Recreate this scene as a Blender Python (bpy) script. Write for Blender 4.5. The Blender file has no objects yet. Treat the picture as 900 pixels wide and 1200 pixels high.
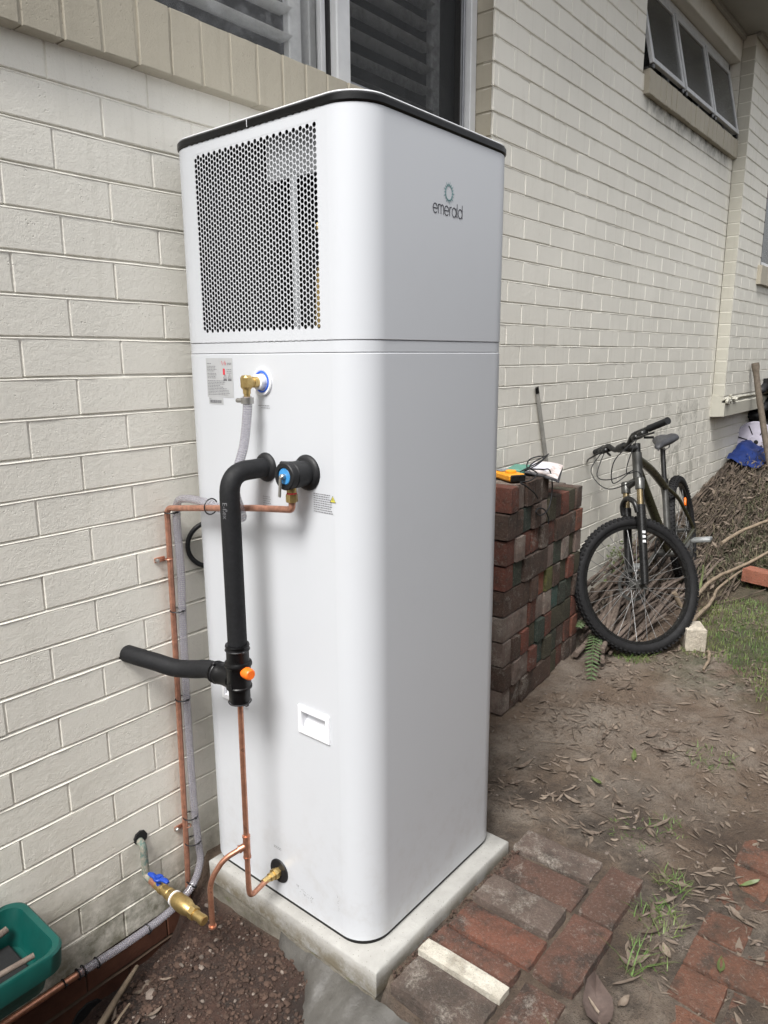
import bpy, bmesh, math, random
from math import sin, cos, pi, radians, sqrt, atan2, exp
from mathutils import Vector as V, Matrix, noise

# ------------------------------------------------------------------ clear / scene
scene = bpy.context.scene
col = scene.collection
R = random.Random(7)

# ------------------------------------------------------------------ camera
CAM = V((0.0, -1.5788, -0.5597))
FOC = 850.2 / 900.0
yaw, pitch, roll = radians(50.5104), radians(12.0885), radians(-0.3215)
fwd = V((sin(yaw) * cos(pitch), cos(yaw) * cos(pitch), -sin(pitch)))
rgt0 = V((cos(yaw), -sin(yaw), 0)); up0 = rgt0.cross(fwd)
rgt = cos(roll) * rgt0 + sin(roll) * up0
upv = -sin(roll) * rgt0 + cos(roll) * up0
cd = bpy.data.cameras.new("camera"); cam = bpy.data.objects.new("camera", cd); col.objects.link(cam)
cd.sensor_fit = 'HORIZONTAL'; cd.sensor_width = 36.0; cd.lens = 36.0 * FOC
cd.clip_start = 0.02; cd.clip_end = 500
m = Matrix.Identity(4)
for i in range(3):
    m[i][0] = rgt[i]; m[i][1] = upv[i]; m[i][2] = -fwd[i]; m[i][3] = CAM[i]
cam.matrix_world = m
scene.camera = cam

# ------------------------------------------------------------------ light: overcast day
SUN_EL, SUN_AZ = radians(55), radians(197)          # azimuth of the place the light comes from, ccw from +x
world = bpy.data.worlds.new("World"); scene.world = world; world.use_nodes = True
nt = world.node_tree; nt.nodes.clear()
sky = nt.nodes.new('ShaderNodeTexSky'); sky.sky_type = 'NISHITA'; sky.sun_disc = False
sky.sun_elevation = SUN_EL; sky.sun_rotation = radians(90) - SUN_AZ
sky.air_density = 1.0; sky.dust_density = 4.0
hs = nt.nodes.new('ShaderNodeHueSaturation'); hs.inputs['Saturation'].default_value = 0.16
bg = nt.nodes.new('ShaderNodeBackground'); bg.inputs['Strength'].default_value = 0.13
wo = nt.nodes.new('ShaderNodeOutputWorld')
nt.links.new(sky.outputs[0], hs.inputs['Color']); nt.links.new(hs.outputs[0], bg.inputs[0]); nt.links.new(bg.outputs[0], wo.inputs[0])
sd = bpy.data.lights.new("sun", 'SUN'); sun = bpy.data.objects.new("sun", sd); col.objects.link(sun)
sd.energy = 2.7; sd.angle = radians(22); sd.color = (1.0, 0.975, 0.935)
sdir = V((cos(SUN_EL) * cos(SUN_AZ), cos(SUN_EL) * sin(SUN_AZ), sin(SUN_EL)))
sun.rotation_euler = sdir.to_track_quat('Z', 'Y').to_euler()
scene.view_settings.view_transform = 'Standard'; scene.view_settings.look = 'None'
scene.view_settings.gamma = 1.0; scene.view_settings.use_curve_mapping = False
scene.view_settings.exposure = 0.70

# ------------------------------------------------------------------ materials
class N:
    def __init__(s, name):
        s.m = bpy.data.materials.new(name); s.m.use_nodes = True
        s.t = s.m.node_tree; s.b = s.t.nodes['Principled BSDF']
        s._pos = None
    def n(s, t, **k):
        x = s.t.nodes.new(t)
        for a, b in k.items(): setattr(x, a, b)
        return x
    def l(s, a, b): s.t.links.new(a, b)
    def set(s, sock, v):
        if hasattr(v, 'is_output') or isinstance(v, bpy.types.NodeSocket): s.l(v, sock)
        else:
            if isinstance(v, tuple) and len(v) == 3 and sock.type == 'RGBA': v = (*v, 1)
            sock.default_value = v
    def pos(s):
        if not s._pos: s._pos = s.n('ShaderNodeNewGeometry').outputs['Position']
        return s._pos
    def obj(s): return s.n('ShaderNodeTexCoord').outputs['Object']
    def rnd(s): return s.n('ShaderNodeObjectInfo').outputs['Random']
    def noise(s, scale, detail=4, rough=.6, vec=None, dist=0):
        x = s.n('ShaderNodeTexNoise'); x.inputs['Scale'].default_value = scale
        x.inputs['Detail'].default_value = detail; x.inputs['Roughness'].default_value = rough
        x.inputs['Distortion'].default_value = dist
        s.l(vec if vec is not None else s.pos(), x.inputs['Vector']); return x.outputs['Fac']
    def vor(s, scale, vec=None, out='Distance', feature='F1'):
        x = s.n('ShaderNodeTexVoronoi', feature=feature); x.inputs['Scale'].default_value = scale
        s.l(vec if vec is not None else s.pos(), x.inputs['Vector']); return x.outputs[out]
    def ramp(s, f, a, b, c0=0.0, c1=1.0):
        x = s.n('ShaderNodeMapRange'); x.clamp = True
        s.set(x.inputs['Value'], f)
        for q, v in zip(('From Min', 'From Max', 'To Min', 'To Max'), (a, b, c0, c1)): x.inputs[q].default_value = v
        return x.outputs[0]
    def math(s, op, a, b=0.0, c=0.0):
        x = s.n('ShaderNodeMath', operation=op); s.set(x.inputs[0], a); s.set(x.inputs[1], b); s.set(x.inputs[2], c); return x.outputs[0]
    def mix(s, f, a, b, blend='MIX'):
        x = s.n('ShaderNodeMix', data_type='RGBA', blend_type=blend)
        s.set(x.inputs[0], f); s.set(x.inputs[6], a); s.set(x.inputs[7], b); return x.outputs[2]
    def xyz(s):
        x = s.n('ShaderNodeSeparateXYZ'); s.l(s.pos(), x.inputs[0]); return x.outputs
    def bump(s, h, strength=.5, dist=.002, prev=None):
        x = s.n('ShaderNodeBump'); x.inputs['Strength'].default_value = strength; x.inputs['Distance'].default_value = dist
        s.l(h, x.inputs['Height'])
        if prev is not None: s.l(prev, x.inputs['Normal'])
        return x.outputs[0]
    def done(s, color=None, rough=None, metal=None, normal=None, **k):
        if color is not None: s.set(s.b.inputs['Base Color'], color)
        if rough is not None: s.set(s.b.inputs['Roughness'], rough)
        if metal is not None: s.set(s.b.inputs['Metallic'], metal)
        if normal is not None: s.l(normal, s.b.inputs['Normal'])
        for a, b in k.items(): s.set(s.b.inputs[a.replace('_', ' ')], b)
        return s.m

def simple(name, c, rough=.5, metal=0.0, var=.12, vs=30, bump=0.0, bs=300, bd=.001, **k):
    s = N(name)
    f = s.noise(vs, 5, .6)
    dark = tuple(x * (1 - var) for x in c); lite = tuple(min(1, x * (1 + var)) for x in c)
    cc = s.mix(s.ramp(f, .3, .7), dark, lite)
    rr = s.ramp(s.noise(vs * 2.3, 4), .3, .7, max(0, rough - .07), min(1, rough + .09))
    nn = s.bump(s.noise(bs, 4), bump, bd) if bump else None
    return s.done(cc, rr, metal, nn, **k)

def wallpaint(name, base, moss=True, mould=False):
    s = N(name); x, y, z = s.xyz()
    f1 = s.noise(1.7, 4, .6); f2 = s.noise(11, 5, .65)
    c = s.mix(s.ramp(f1, .3, .7), tuple(v * .93 for v in base), tuple(v * 1.04 for v in base))
    c = s.mix(s.ramp(f2, .62, .8, 0, .35), c, tuple(v * .72 for v in (base[0], base[1] * .97, base[2] * .9)))
    # per-brick tone
    c = s.mix(s.ramp(s.rnd(), 0, 1, 0, .12), c, tuple(v * .75 for v in base))
    # small dark pits and specks
    pits = s.vor(95); spk = s.math('MULTIPLY', s.ramp(pits, .10, .04), s.ramp(s.noise(9, 2), .55, .62))
    c = s.mix(s.math('MULTIPLY', spk, .55), c, (.09, .08, .06))
    if moss:
        h = s.ramp(z, -1.78, -2.06, 0, 1)
        mm = s.math('MULTIPLY', h, s.ramp(s.noise(14, 6, .7), .38, .58))
        c = s.mix(s.math('MULTIPLY', mm, .9), c, (.060, .066, .024))
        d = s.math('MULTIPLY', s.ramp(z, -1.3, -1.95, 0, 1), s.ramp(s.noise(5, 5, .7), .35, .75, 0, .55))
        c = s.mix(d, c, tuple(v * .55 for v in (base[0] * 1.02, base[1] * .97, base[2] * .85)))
    if mould:
        near = s.math('MULTIPLY', s.ramp(z, .58, .765, 0, 1), s.ramp(z, .80, .77, 0, 1))
        near = s.math('MULTIPLY', near, s.math('MULTIPLY', s.ramp(x, 3.98, 4.12, 0, 1), s.ramp(x, 5.75, 5.6, 0, 1)))
        near = s.math('POWER', near, 2.2)
        mm = s.math('MULTIPLY', near, s.ramp(s.noise(12, 5, .7), .25, .6))
        c = s.mix(mm, c, (.040, .036, .026))
        # flaking old render patch low down behind the bicycle
        pa = s.math('MULTIPLY', s.math('MULTIPLY', s.ramp(x, 4.3, 4.7), s.ramp(x, 5.75, 5.5)), s.math('MULTIPLY', s.ramp(z, -1.7, -1.4), s.ramp(z, -.75, -.95)))
        pm = s.math('MULTIPLY', pa, s.ramp(s.noise(7, 6, .75), .50, .58, 0, .6))
        c = s.mix(pm, c, (.36, .35, .30))
    h1 = s.noise(260, 4, .7); h2 = s.noise(60, 5, .65); h3 = s.ramp(s.vor(120), .22, .06)
    hh = s.math('SUBTRACT', s.math('ADD', s.math('MULTIPLY', h1, .5), s.math('MULTIPLY', h2, .8)), s.math('MULTIPLY', h3, s.ramp(s.noise(20, 3), .5, .65, 0, .9)))
    pitc = s.math('MULTIPLY', s.ramp(s.noise(230, 3, .6), .60, .74, 0, .30), s.ramp(s.noise(16, 4, .6), .35, .6, .25, 1))
    c = s.mix(pitc, c, tuple(v * .45 for v in base))
    sv = s.n('ShaderNodeVectorMath', operation='MULTIPLY'); s.l(s.pos(), sv.inputs[0]); sv.inputs[1].default_value = (26, 26, 1.6)
    stk = s.ramp(s.noise(1.0, 5, .65, sv.outputs[0]), .54, .74, 0, .22); c = s.mix(stk, c, tuple(v * .55 for v in (base[0], base[1] * .98, base[2] * .9)))
    return s.done(c, s.ramp(f2, .3, .7, .55, .72), 0, s.bump(hh, .7, .0030))

WALL = (.815, .790, .715)
M = {}
M['wall'] = wallpaint('painted_brick', WALL, True, True)
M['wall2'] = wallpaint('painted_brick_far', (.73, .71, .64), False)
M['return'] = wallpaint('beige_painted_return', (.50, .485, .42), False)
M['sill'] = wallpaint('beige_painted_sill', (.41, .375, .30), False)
s = N('bare_footing_brick'); c = s.mix(s.ramp(s.noise(9, 5), .35, .65), (.060, .022, .013), (.13, .052, .030))
M['footing'] = s.done(c, .7, 0, s.bump(s.noise(120, 5), .7, .002))
M['mortar_dark'] = simple('dark_mortar', (.07, .045, .03), .9, bump=.6, bs=150)

def redbrick(name, a, b, stain, sf=.5, white=0.0):
    s = N(name); r = s.rnd(); dk_ = 1.12 if name.startswith('stack') else 1
    a = tuple(v * dk_ for v in a); b = tuple(v * dk_ for v in b)
    vec = s.n('ShaderNodeVectorMath', operation='ADD'); s.l(s.pos(), vec.inputs[0])
    cb = s.n('ShaderNodeCombineXYZ'); s.l(s.math('MULTIPLY', r, 37), cb.inputs[0]); s.l(s.math('MULTIPLY', r, 11), cb.inputs[1]); s.l(cb.outputs[0], vec.inputs[1])
    p = vec.outputs[0]
    c = s.mix(r, a, b)
    c = s.mix(s.ramp(s.noise(22, 6, .7, p), .35, .65, 0, 1), c, s.mix(.45, c, stain))
    c = s.mix(s.ramp(s.noise(8, 6, .75, p), .5, .62, 0, sf), c, stain)
    c = s.mix(s.ramp(s.noise(140, 6, .8, p), .53, .66, 0, .5), c, (.27, .235, .20))
    c = s.mix(s.ramp(s.noise(5, 5, .75, p), .48, .60, 0, .55), c, s.mix(.5, c, (.02, .018, .012)))
    c = s.mix(s.ramp(s.vor(150, p), .16, .05, 0, .8), c, (.02, .015, .012))
    if white:
        c = s.mix(s.math('MULTIPLY', s.ramp(s.noise(11, 6, .8, p), .60 - white * .3, .72 - white * .2, 0, .75), s.ramp(s.noise(160, 4, .8, p), .40, .58, .15, 1)), c, (.42, .38, .33))
    h = s.math('ADD', s.noise(90, 5, .7, p), s.math('MULTIPLY', s.noise(300, 3), .5))
    return s.done(c, .9, 0, s.bump(h, 1.0, .008))
M['paver'] = redbrick('weathered_paver', (.190, .074, .046), (.115, .060, .043), (.048, .033, .026), .95, .12)
M['paver_grey'] = redbrick('lichened_paver', (.135, .098, .080), (.115, .080, .065), (.065, .050, .042), .8, .30)
M['paver_white'] = redbrick('white_paver_paint', (.72, .69, .60), (.72, .69, .60), (.30, .25, .19), .45)
M['path'] = redbrick('red_path_brick', (.195, .080, .046), (.145, .064, .040), (.052, .039, .030), .95)
M['old_white'] = redbrick('old_whitewashed_brick', (.66, .60, .50), (.66, .60, .50), (.40, .34, .27), .4)
M['fresh_red'] = redbrick('fresh_red_brick', (.34, .12, .075), (.30, .10, .06), (.22, .09, .05), .3)
STK = {}
for nm, a, b, st, sf, w in (('red', (.19, .058, .038), (.13, .046, .032), (.05, .033, .025), .7, .12),
                            ('orange', (.25, .080, .045), (.20, .066, .040), (.06, .04, .03), .6, .05),
                            ('brown', (.105, .062, .046), (.075, .047, .036), (.032, .025, .02), .7, .2),
                            ('green', (.030, .050, .040), (.042, .055, .038), (.035, .028, .022), .7, .03),
                            ('teal', (.042, .095, .082), (.034, .072, .062), (.045, .038, .03), .7, .1),
                            ('pale', (.22, .165, .14), (.18, .13, .11), (.075, .055, .045), .7, .4),
                            ('lime', (.13, .13, .035), (.11, .11, .04), (.05, .045, .03), .6, .05),
                            ('olive', (.075, .065, .035), (.06, .055, .035), (.03, .028, .02), .5, .0)):
    STK[nm] = redbrick('stack_brick_' + nm, a, b, st, sf, w)

# heater paint
s = N('white_powdercoat'); x, y, z = s.xyz()
dst = s.math('MULTIPLY', s.ramp(z, -1.55, -1.92, 0, 1), s.ramp(s.noise(14, 6, .75), .48, .72, 0, .30))
smg = s.ramp(s.noise(3.5, 6, .7), .56, .72, 0, .10)
cc = s.mix(smg, s.mix(dst, (.570, .590, .622), (.33, .29, .24)), (.48, .49, .51))
M['white'] = s.done(cc, s.ramp(s.noise(5, 5, .6), .3, .7, .33, .40), 0, None)
M['white2'] = simple('white_plastic', (.78, .79, .82), .35, var=.03)
M['blackplastic'] = simple('black_gloss_plastic', (.005, .005, .0055), .33, var=.3, Specular_IOR_Level=.32)
M['matteblack'] = simple('matte_black_foam', (.009, .0095, .011), .66, var=.25, vs=60, bump=.25, bs=500, Specular_IOR_Level=.35)
M['rubber'] = simple('black_rubber', (.011, .0115, .013), .55, var=.2, Specular_IOR_Level=.4)
M['dark'] = simple('dark_cavity', (.006, .006, .0065), .85)
M['fin'] = simple('grey_coil_panel', (.22, .23, .24), .5, 0)
M['finwhite'] = simple('pale_steel_strip', (.42, .44, .46), .4, .2)
M['finblack'] = simple('black_coil', (.007, .007, .008), .6)
s = N('copper'); f = s.noise(40, 5, .7)
c = s.mix(s.ramp(f, .35, .7), (.66, .33, .22), (.42, .20, .13)); c = s.mix(s.ramp(s.noise(55, 5, .7), .55, .72, 0, .8), c, (.20, .11, .075))
M['copper'] = s.done(c, s.ramp(f, .3, .7, .26, .45), .8)
s = N('dull_copper'); f = s.noise(60, 5, .7); M['copper_dull'] = s.done(s.mix(s.ramp(f, .4, .7), (.58, .29, .20), (.34, .17, .12)), .42, .65)
s = N('brass'); f = s.noise(70, 5, .7); M['brass'] = s.done(s.mix(s.ramp(f, .35, .7), (.62, .46, .20), (.42, .30, .12)), s.ramp(f, .3, .7, .28, .5), .9, s.bump(s.noise(400, 3), .15, .0006))
s = N('verdigris_pipe'); f = s.noise(70, 6, .75); M['verdigris'] = s.done(s.mix(s.ramp(f, .42, .58), (.10, .16, .14), (.30, .27, .22)), .85, .1, s.bump(f, .7, .002))
M['steel'] = simple('zinc_steel', (.42, .41, .39), .35, .9, bump=.1)
M['bluepl'] = simple('blue_painted_handle', (.012, .055, .36), .38, var=.2)
M['bluecap'] = simple('light_blue_plastic', (.05, .27, .60), .35)
M['blueringm'] = simple('blue_ring_plastic', (.02, .12, .65), .35)
M['orange'] = simple('orange_plastic', (.95, .17, .01), .35, var=.05)
M['concrete'] = None
s = N('pale_concrete'); x, y, z = s.xyz(); f = s.noise(6, 6, .65); c = s.mix(s.ramp(f, .35, .65), (.27, .265, .25), (.38, .375, .355))
c = s.mix(s.ramp(s.vor(110), .16, .07, 0, .75), c, (.12, .11, .09))
c = s.mix(s.math('MULTIPLY', s.ramp(s.noise(13, 6, .75), .38, .56, 0, .95), s.ramp(z, -1.922, -1.965, 0, 1)), c, (.17, .145, .10))
M['concrete'] = s.done(c, .8, 0, s.bump(s.math('ADD', s.noise(120, 5, .7), s.noise(30, 4)), .5, .002))
s = N('rough_footing_concrete'); f = s.noise(13, 6, .75); c = s.mix(s.ramp(f, .38, .62), (.085, .075, .055), (.19, .175, .145))
c = s.mix(s.ramp(s.noise(22, 5, .7), .58, .68, 0, .7), c, (.10, .115, .035))
M['rough_conc'] = s.done(c, .85, 0, s.bump(s.noise(60, 6, .75), .9, .005))
s = N('wet_cement'); f = s.noise(12, 6, .7); M['wetcement'] = s.done(s.mix(s.ramp(f, .35, .65), (.055, .051, .046), (.090, .086, .078)), .5, 0, s.bump(s.noise(70, 6, .7), .6, .004))
M['teal_tub'] = simple('teal_plastic', (.003, .060, .050), .38, var=.15, vs=12, bump=.05)
M['alu'] = simple('white_window_aluminium', (.68, .69, .70), .35, var=.06, vs=14)
M['alu_dark'] = simple('black_seal_rubber', (.02, .02, .02), .6)  # near-black rubber of the window seals and sill strip
M['alu_grey'] = simple('grey_track_aluminium', (.30, .31, .33), .4, .4)
M['alu_mill'] = simple('mill_aluminium', (.55, .56, .57), .35, .25, var=.12)
M['shutter'] = simple('white_shutter_blade', (.80, .81, .80), .4, var=.05)
M['shutter_in'] = simple('grey_shutter_blade', (.80, .81, .81), .45, var=.05)
s = N('clear_window_glass'); s.done((.9, .95, .95), .02, 0, None, Transmission_Weight=1.0, IOR=1.02)
M['glass'] = s.m
def glassy(name, alpha, col_, rough=.05, spec=.5):
    s = N(name); tr = s.n('ShaderNodeBsdfTransparent'); mx = s.n('ShaderNodeMixShader')
    gl = s.n('ShaderNodeBsdfGlossy'); gl.inputs['Roughness'].default_value = rough
    di = s.n('ShaderNodeBsdfDiffuse'); di.inputs['Color'].default_value = (*col_, 1)
    m1 = s.n('ShaderNodeMixShader'); m1.inputs[0].default_value = spec
    s.l(di.outputs[0], m1.inputs[1]); s.l(gl.outputs[0], m1.inputs[2])
    dirt = s.ramp(s.noise(14, 6, .75), .45, .8, alpha, min(1, alpha + .25))
    s.l(dirt, mx.inputs[0]); s.l(tr.outputs[0], mx.inputs[1]); s.l(m1.outputs[0], mx.inputs[2])
    s.l(mx.outputs[0], s.t.nodes['Material Output'].inputs[0]); return s.m
M['glass'] = glassy('dusty_clear_glass', .07, (.45, .45, .45))
M['screen'] = glassy('dark_fly_screen', .36, (.045, .047, .048), .5, .06)
M['obscure'] = simple('dark_obscure_glass', (.045, .047, .045), .22, var=.2, vs=90, bump=.3, bs=250)
M['interior'] = simple('dim_room', (.022, .022, .022), .9)
M['fence'] = simple('weathered_dark_timber', (.085, .070, .055), .85, var=.3, vs=6, bump=.4, bs=60)
M['soffit'] = simple('painted_soffit', (.36, .355, .33), .7, var=.12, vs=3)
M['label'] = simple('silver_sticker', (.44, .45, .46), .45, var=.04)
M['ink'] = simple('dark_print', (.035, .035, .04), .6)
M['inkgrey'] = simple('grey_print', (.14, .14, .15), .6)
M['redink'] = simple('red_print', (.60, .03, .05), .6)
M['yellowink'] = simple('yellow_print', (.60, .55, .08), .6)
M['tealink'] = simple('teal_grey_print', (.20, .34, .35), .5)
M['navyink'] = simple('near_black_print', (.018, .016, .028), .4)
M['zip'] = simple('black_nylon_tie', (.010, .010, .012), .45)
M['tyre'] = simple('tyre_rubber', (.009, .009, .010), .75, var=.35, vs=20, bump=.4, bs=150, Specular_IOR_Level=.35)
M['bikeframe'] = simple('dark_olive_paint', (.050, .050, .028), .28, .35, var=.2, vs=8)
M['bikegrey'] = simple('dull_grey_alloy', (.11, .11, .105), .35, .6, var=.2)
M['gold'] = simple('tarnished_stanchion', (.33, .26, .15), .25, .8)
M['chrome'] = simple('spoke_steel', (.45, .45, .45), .3, .8)
M['bikeblack'] = simple('bike_gloss_black', (.012, .012, .012), .3, var=.3)
M['saddle'] = simple('worn_saddle_vinyl', (.040, .041, .046), .5, var=.35, vs=25, bump=.3)
M['pedal'] = simple('grey_alloy_pedal', (.25, .26, .26), .5, .4)
M['decal'] = simple('white_decal', (.7, .7, .72), .4)
s = N('dead_stick'); r = s.rnd(); c = s.mix(r, (.13, .098, .080), (.075, .055, .045)); c = s.mix(s.ramp(s.noise(35, 5, .7), .4, .65), c, (.17, .135, .11))
M['stick'] = s.done(c, .85, 0, s.bump(s.noise(150, 5), .6, .002))
M['twig'] = simple('dry_twigs', (.085, .064, .048), .9, var=.65, vs=14)
M['branch'] = simple('pale_dead_branch', (.20, .155, .11), .85, var=.3, vs=30, bump=.5, bs=120)
M['greenbranch'] = simple('green_cut_stem', (.11, .13, .05), .7, var=.3, vs=20)
M['wood'] = simple('weathered_wood_handle', (.13, .105, .08), .75, var=.3, vs=40, bump=.5, bs=120)
s = N('dry_leaf'); r = s.rnd(); c = s.mix(s.math('POWER', r, .6), (.27, .22, .17), (.075, .055, .042)); M['leaf'] = s.done(s.mix(s.ramp(s.noise(60, 4), .4, .7, 0, .6), c, (.09, .06, .045)), .75, 0, s.bump(s.noise(200, 4), .5, .001))
M['leafgreen'] = simple('green_leaf', (.10, .13, .045), .5, var=.25, vs=50)
M['leafbrown'] = simple('large_brown_leaf', (.10, .072, .062), .7, var=.25, vs=50, bump=.4, bs=150)
s = N('grass_blade'); f = s.noise(6, 4); M['grass'] = s.done(s.mix(s.ramp(f, .4, .6), (.080, .150, .030), (.16, .20, .060)), .6)
M['strawgrass'] = simple('dry_grass', (.085, .070, .042), .8, var=.3, vs=9)
M['olivegrass'] = simple('wilted_clippings', (.070, .074, .038), .8, var=.35, vs=8)
M['fern'] = simple('fern_green', (.085, .13, .055), .55, var=.25, vs=30)
M['yellow'] = simple('meter_yellow', (.85, .36, .02), .4, var=.08)
M['greenbox'] = simple('green_book_cover', (.10, .27, .21), .5)
s = N('manual_paper'); M['paper'] = s.done(s.mix(s.ramp(s.noise(25, 3), .5, .52), (.62, .58, .58), (.50, .42, .40)), .6)
M['paperwhite'] = simple('white_paper', (.72, .72, .80), .6, var=.03)
M['lid'] = simple('pale_plastic_lid', (.42, .40, .47), .45, var=.08)
M['tarp'] = simple('blue_tarp', (.006, .022, .12), .5, var=.3, vs=12)
M['mullgrey'] = simple('grey_flat_bar', (.38, .37, .34), .5, .2, var=.2)

# ground
s = N('bare_earth'); x, y, z = s.xyz()
f = s.noise(3.2, 7, .65); g = s.noise(26, 6, .7)
c = s.mix(s.ramp(f, .35, .66), (.110, .074, .051), (.200, .148, .107))
c = s.mix(s.ramp(s.noise(2.4, 5, .6), .50, .64, 0, .8), c, (.27, .23, .19))
c = s.mix(s.ramp(g, .52, .72, 0, .6), c, (.045, .033, .025))
tr = s.math('MULTIPLY', s.ramp(x, 1.09, 1.03), 1.0)
red = s.mix(s.ramp(s.noise(9, 6, .7), .4, .62), (.036, .023, .018), (.085, .043, .030))
red = s.mix(s.ramp(s.noise(5, 4, .7), .58, .72, 0, .6), red, (.11, .052, .035))
red = s.mix(s.ramp(s.vor(60), .24, .10, 0, .55), red, (.12, .10, .085))
c = s.mix(tr, c, red)
# mulch-dark band round the pavers, rootlets and mossy patches
dk = s.math('MULTIPLY', s.math('MULTIPLY', s.ramp(x, 2.35, 2.0), s.ramp(x, 1.1, 1.2)), s.ramp(s.noise(7, 5, .7), .38, .6, 0, .8))
c = s.mix(dk, c, (.045, .034, .026))
gr = s.math('MULTIPLY', s.math('MULTIPLY', s.ramp(x, 2.9, 3.3), s.ramp(y, -.5, -.75)), s.ramp(s.noise(5, 4), .35, .5))
c = s.mix(s.math('MULTIPLY', gr, .8), c, (.045, .058, .022))
c = s.mix(s.ramp(x, 4.1, 4.7, 0, .85), c, s.mix(s.ramp(g, .4, .6), (.030, .026, .018), (.075, .062, .040)))
c = s.mix(s.ramp(s.noise(150, 5, .75), .50, .70, 0, .5), c, (.030, .022, .017))
c = s.mix(s.ramp(s.noise(110, 5, .75), .58, .72, 0, .5), c, (.24, .205, .17))
hh = s.math('ADD', s.math('MULTIPLY', s.noise(40, 8, .78), 1.0), s.math('MULTIPLY', s.ramp(s.vor(120), .35, .05), .2))
M['ground'] = s.done(c, .95, 0, s.bump(hh, 1.0, .022))
M['pebble'] = simple('small_stones', (.16, .13, .11), .85, var=.45, vs=25, bump=.4)
M['clod'] = simple('dark_soil_clod', (.060, .036, .026), .95, var=.55, vs=20, bump=.7, bs=120, bd=.003)

# braided clear hose (uv: u round, v metres along)
s = N('clear_braided_hose'); uv = s.n('ShaderNodeUVMap').outputs[0]; sp = s.n('ShaderNodeSeparateXYZ'); s.l(uv, sp.inputs[0])
lines = s.ramp(s.math('FRACT', s.math('MULTIPLY', sp.outputs[1], 190)), .0, .30, 1, 0)
ln2 = s.ramp(s.math('FRACT', s.math('MULTIPLY', sp.outputs[0], 12)), .0, .16, 1, 0)
ll = s.math('MAXIMUM', lines, ln2)
c = s.mix(ll, (.46, .45, .48), (.13, .115, .20))
M['hose'] = s.done(c, .12, 0, None, Transmission_Weight=.25, Coat_Weight=.6, Alpha=s.ramp(ll, 0, 1, .50, .90))

# ------------------------------------------------------------------ mesh building
def vn(p, sc, amp, seed=0):
    q = noise.noise_vector(V(p) * sc + V((seed * 3.7, seed * 1.3, seed * 7.1))); return V(p) + q * amp

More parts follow.
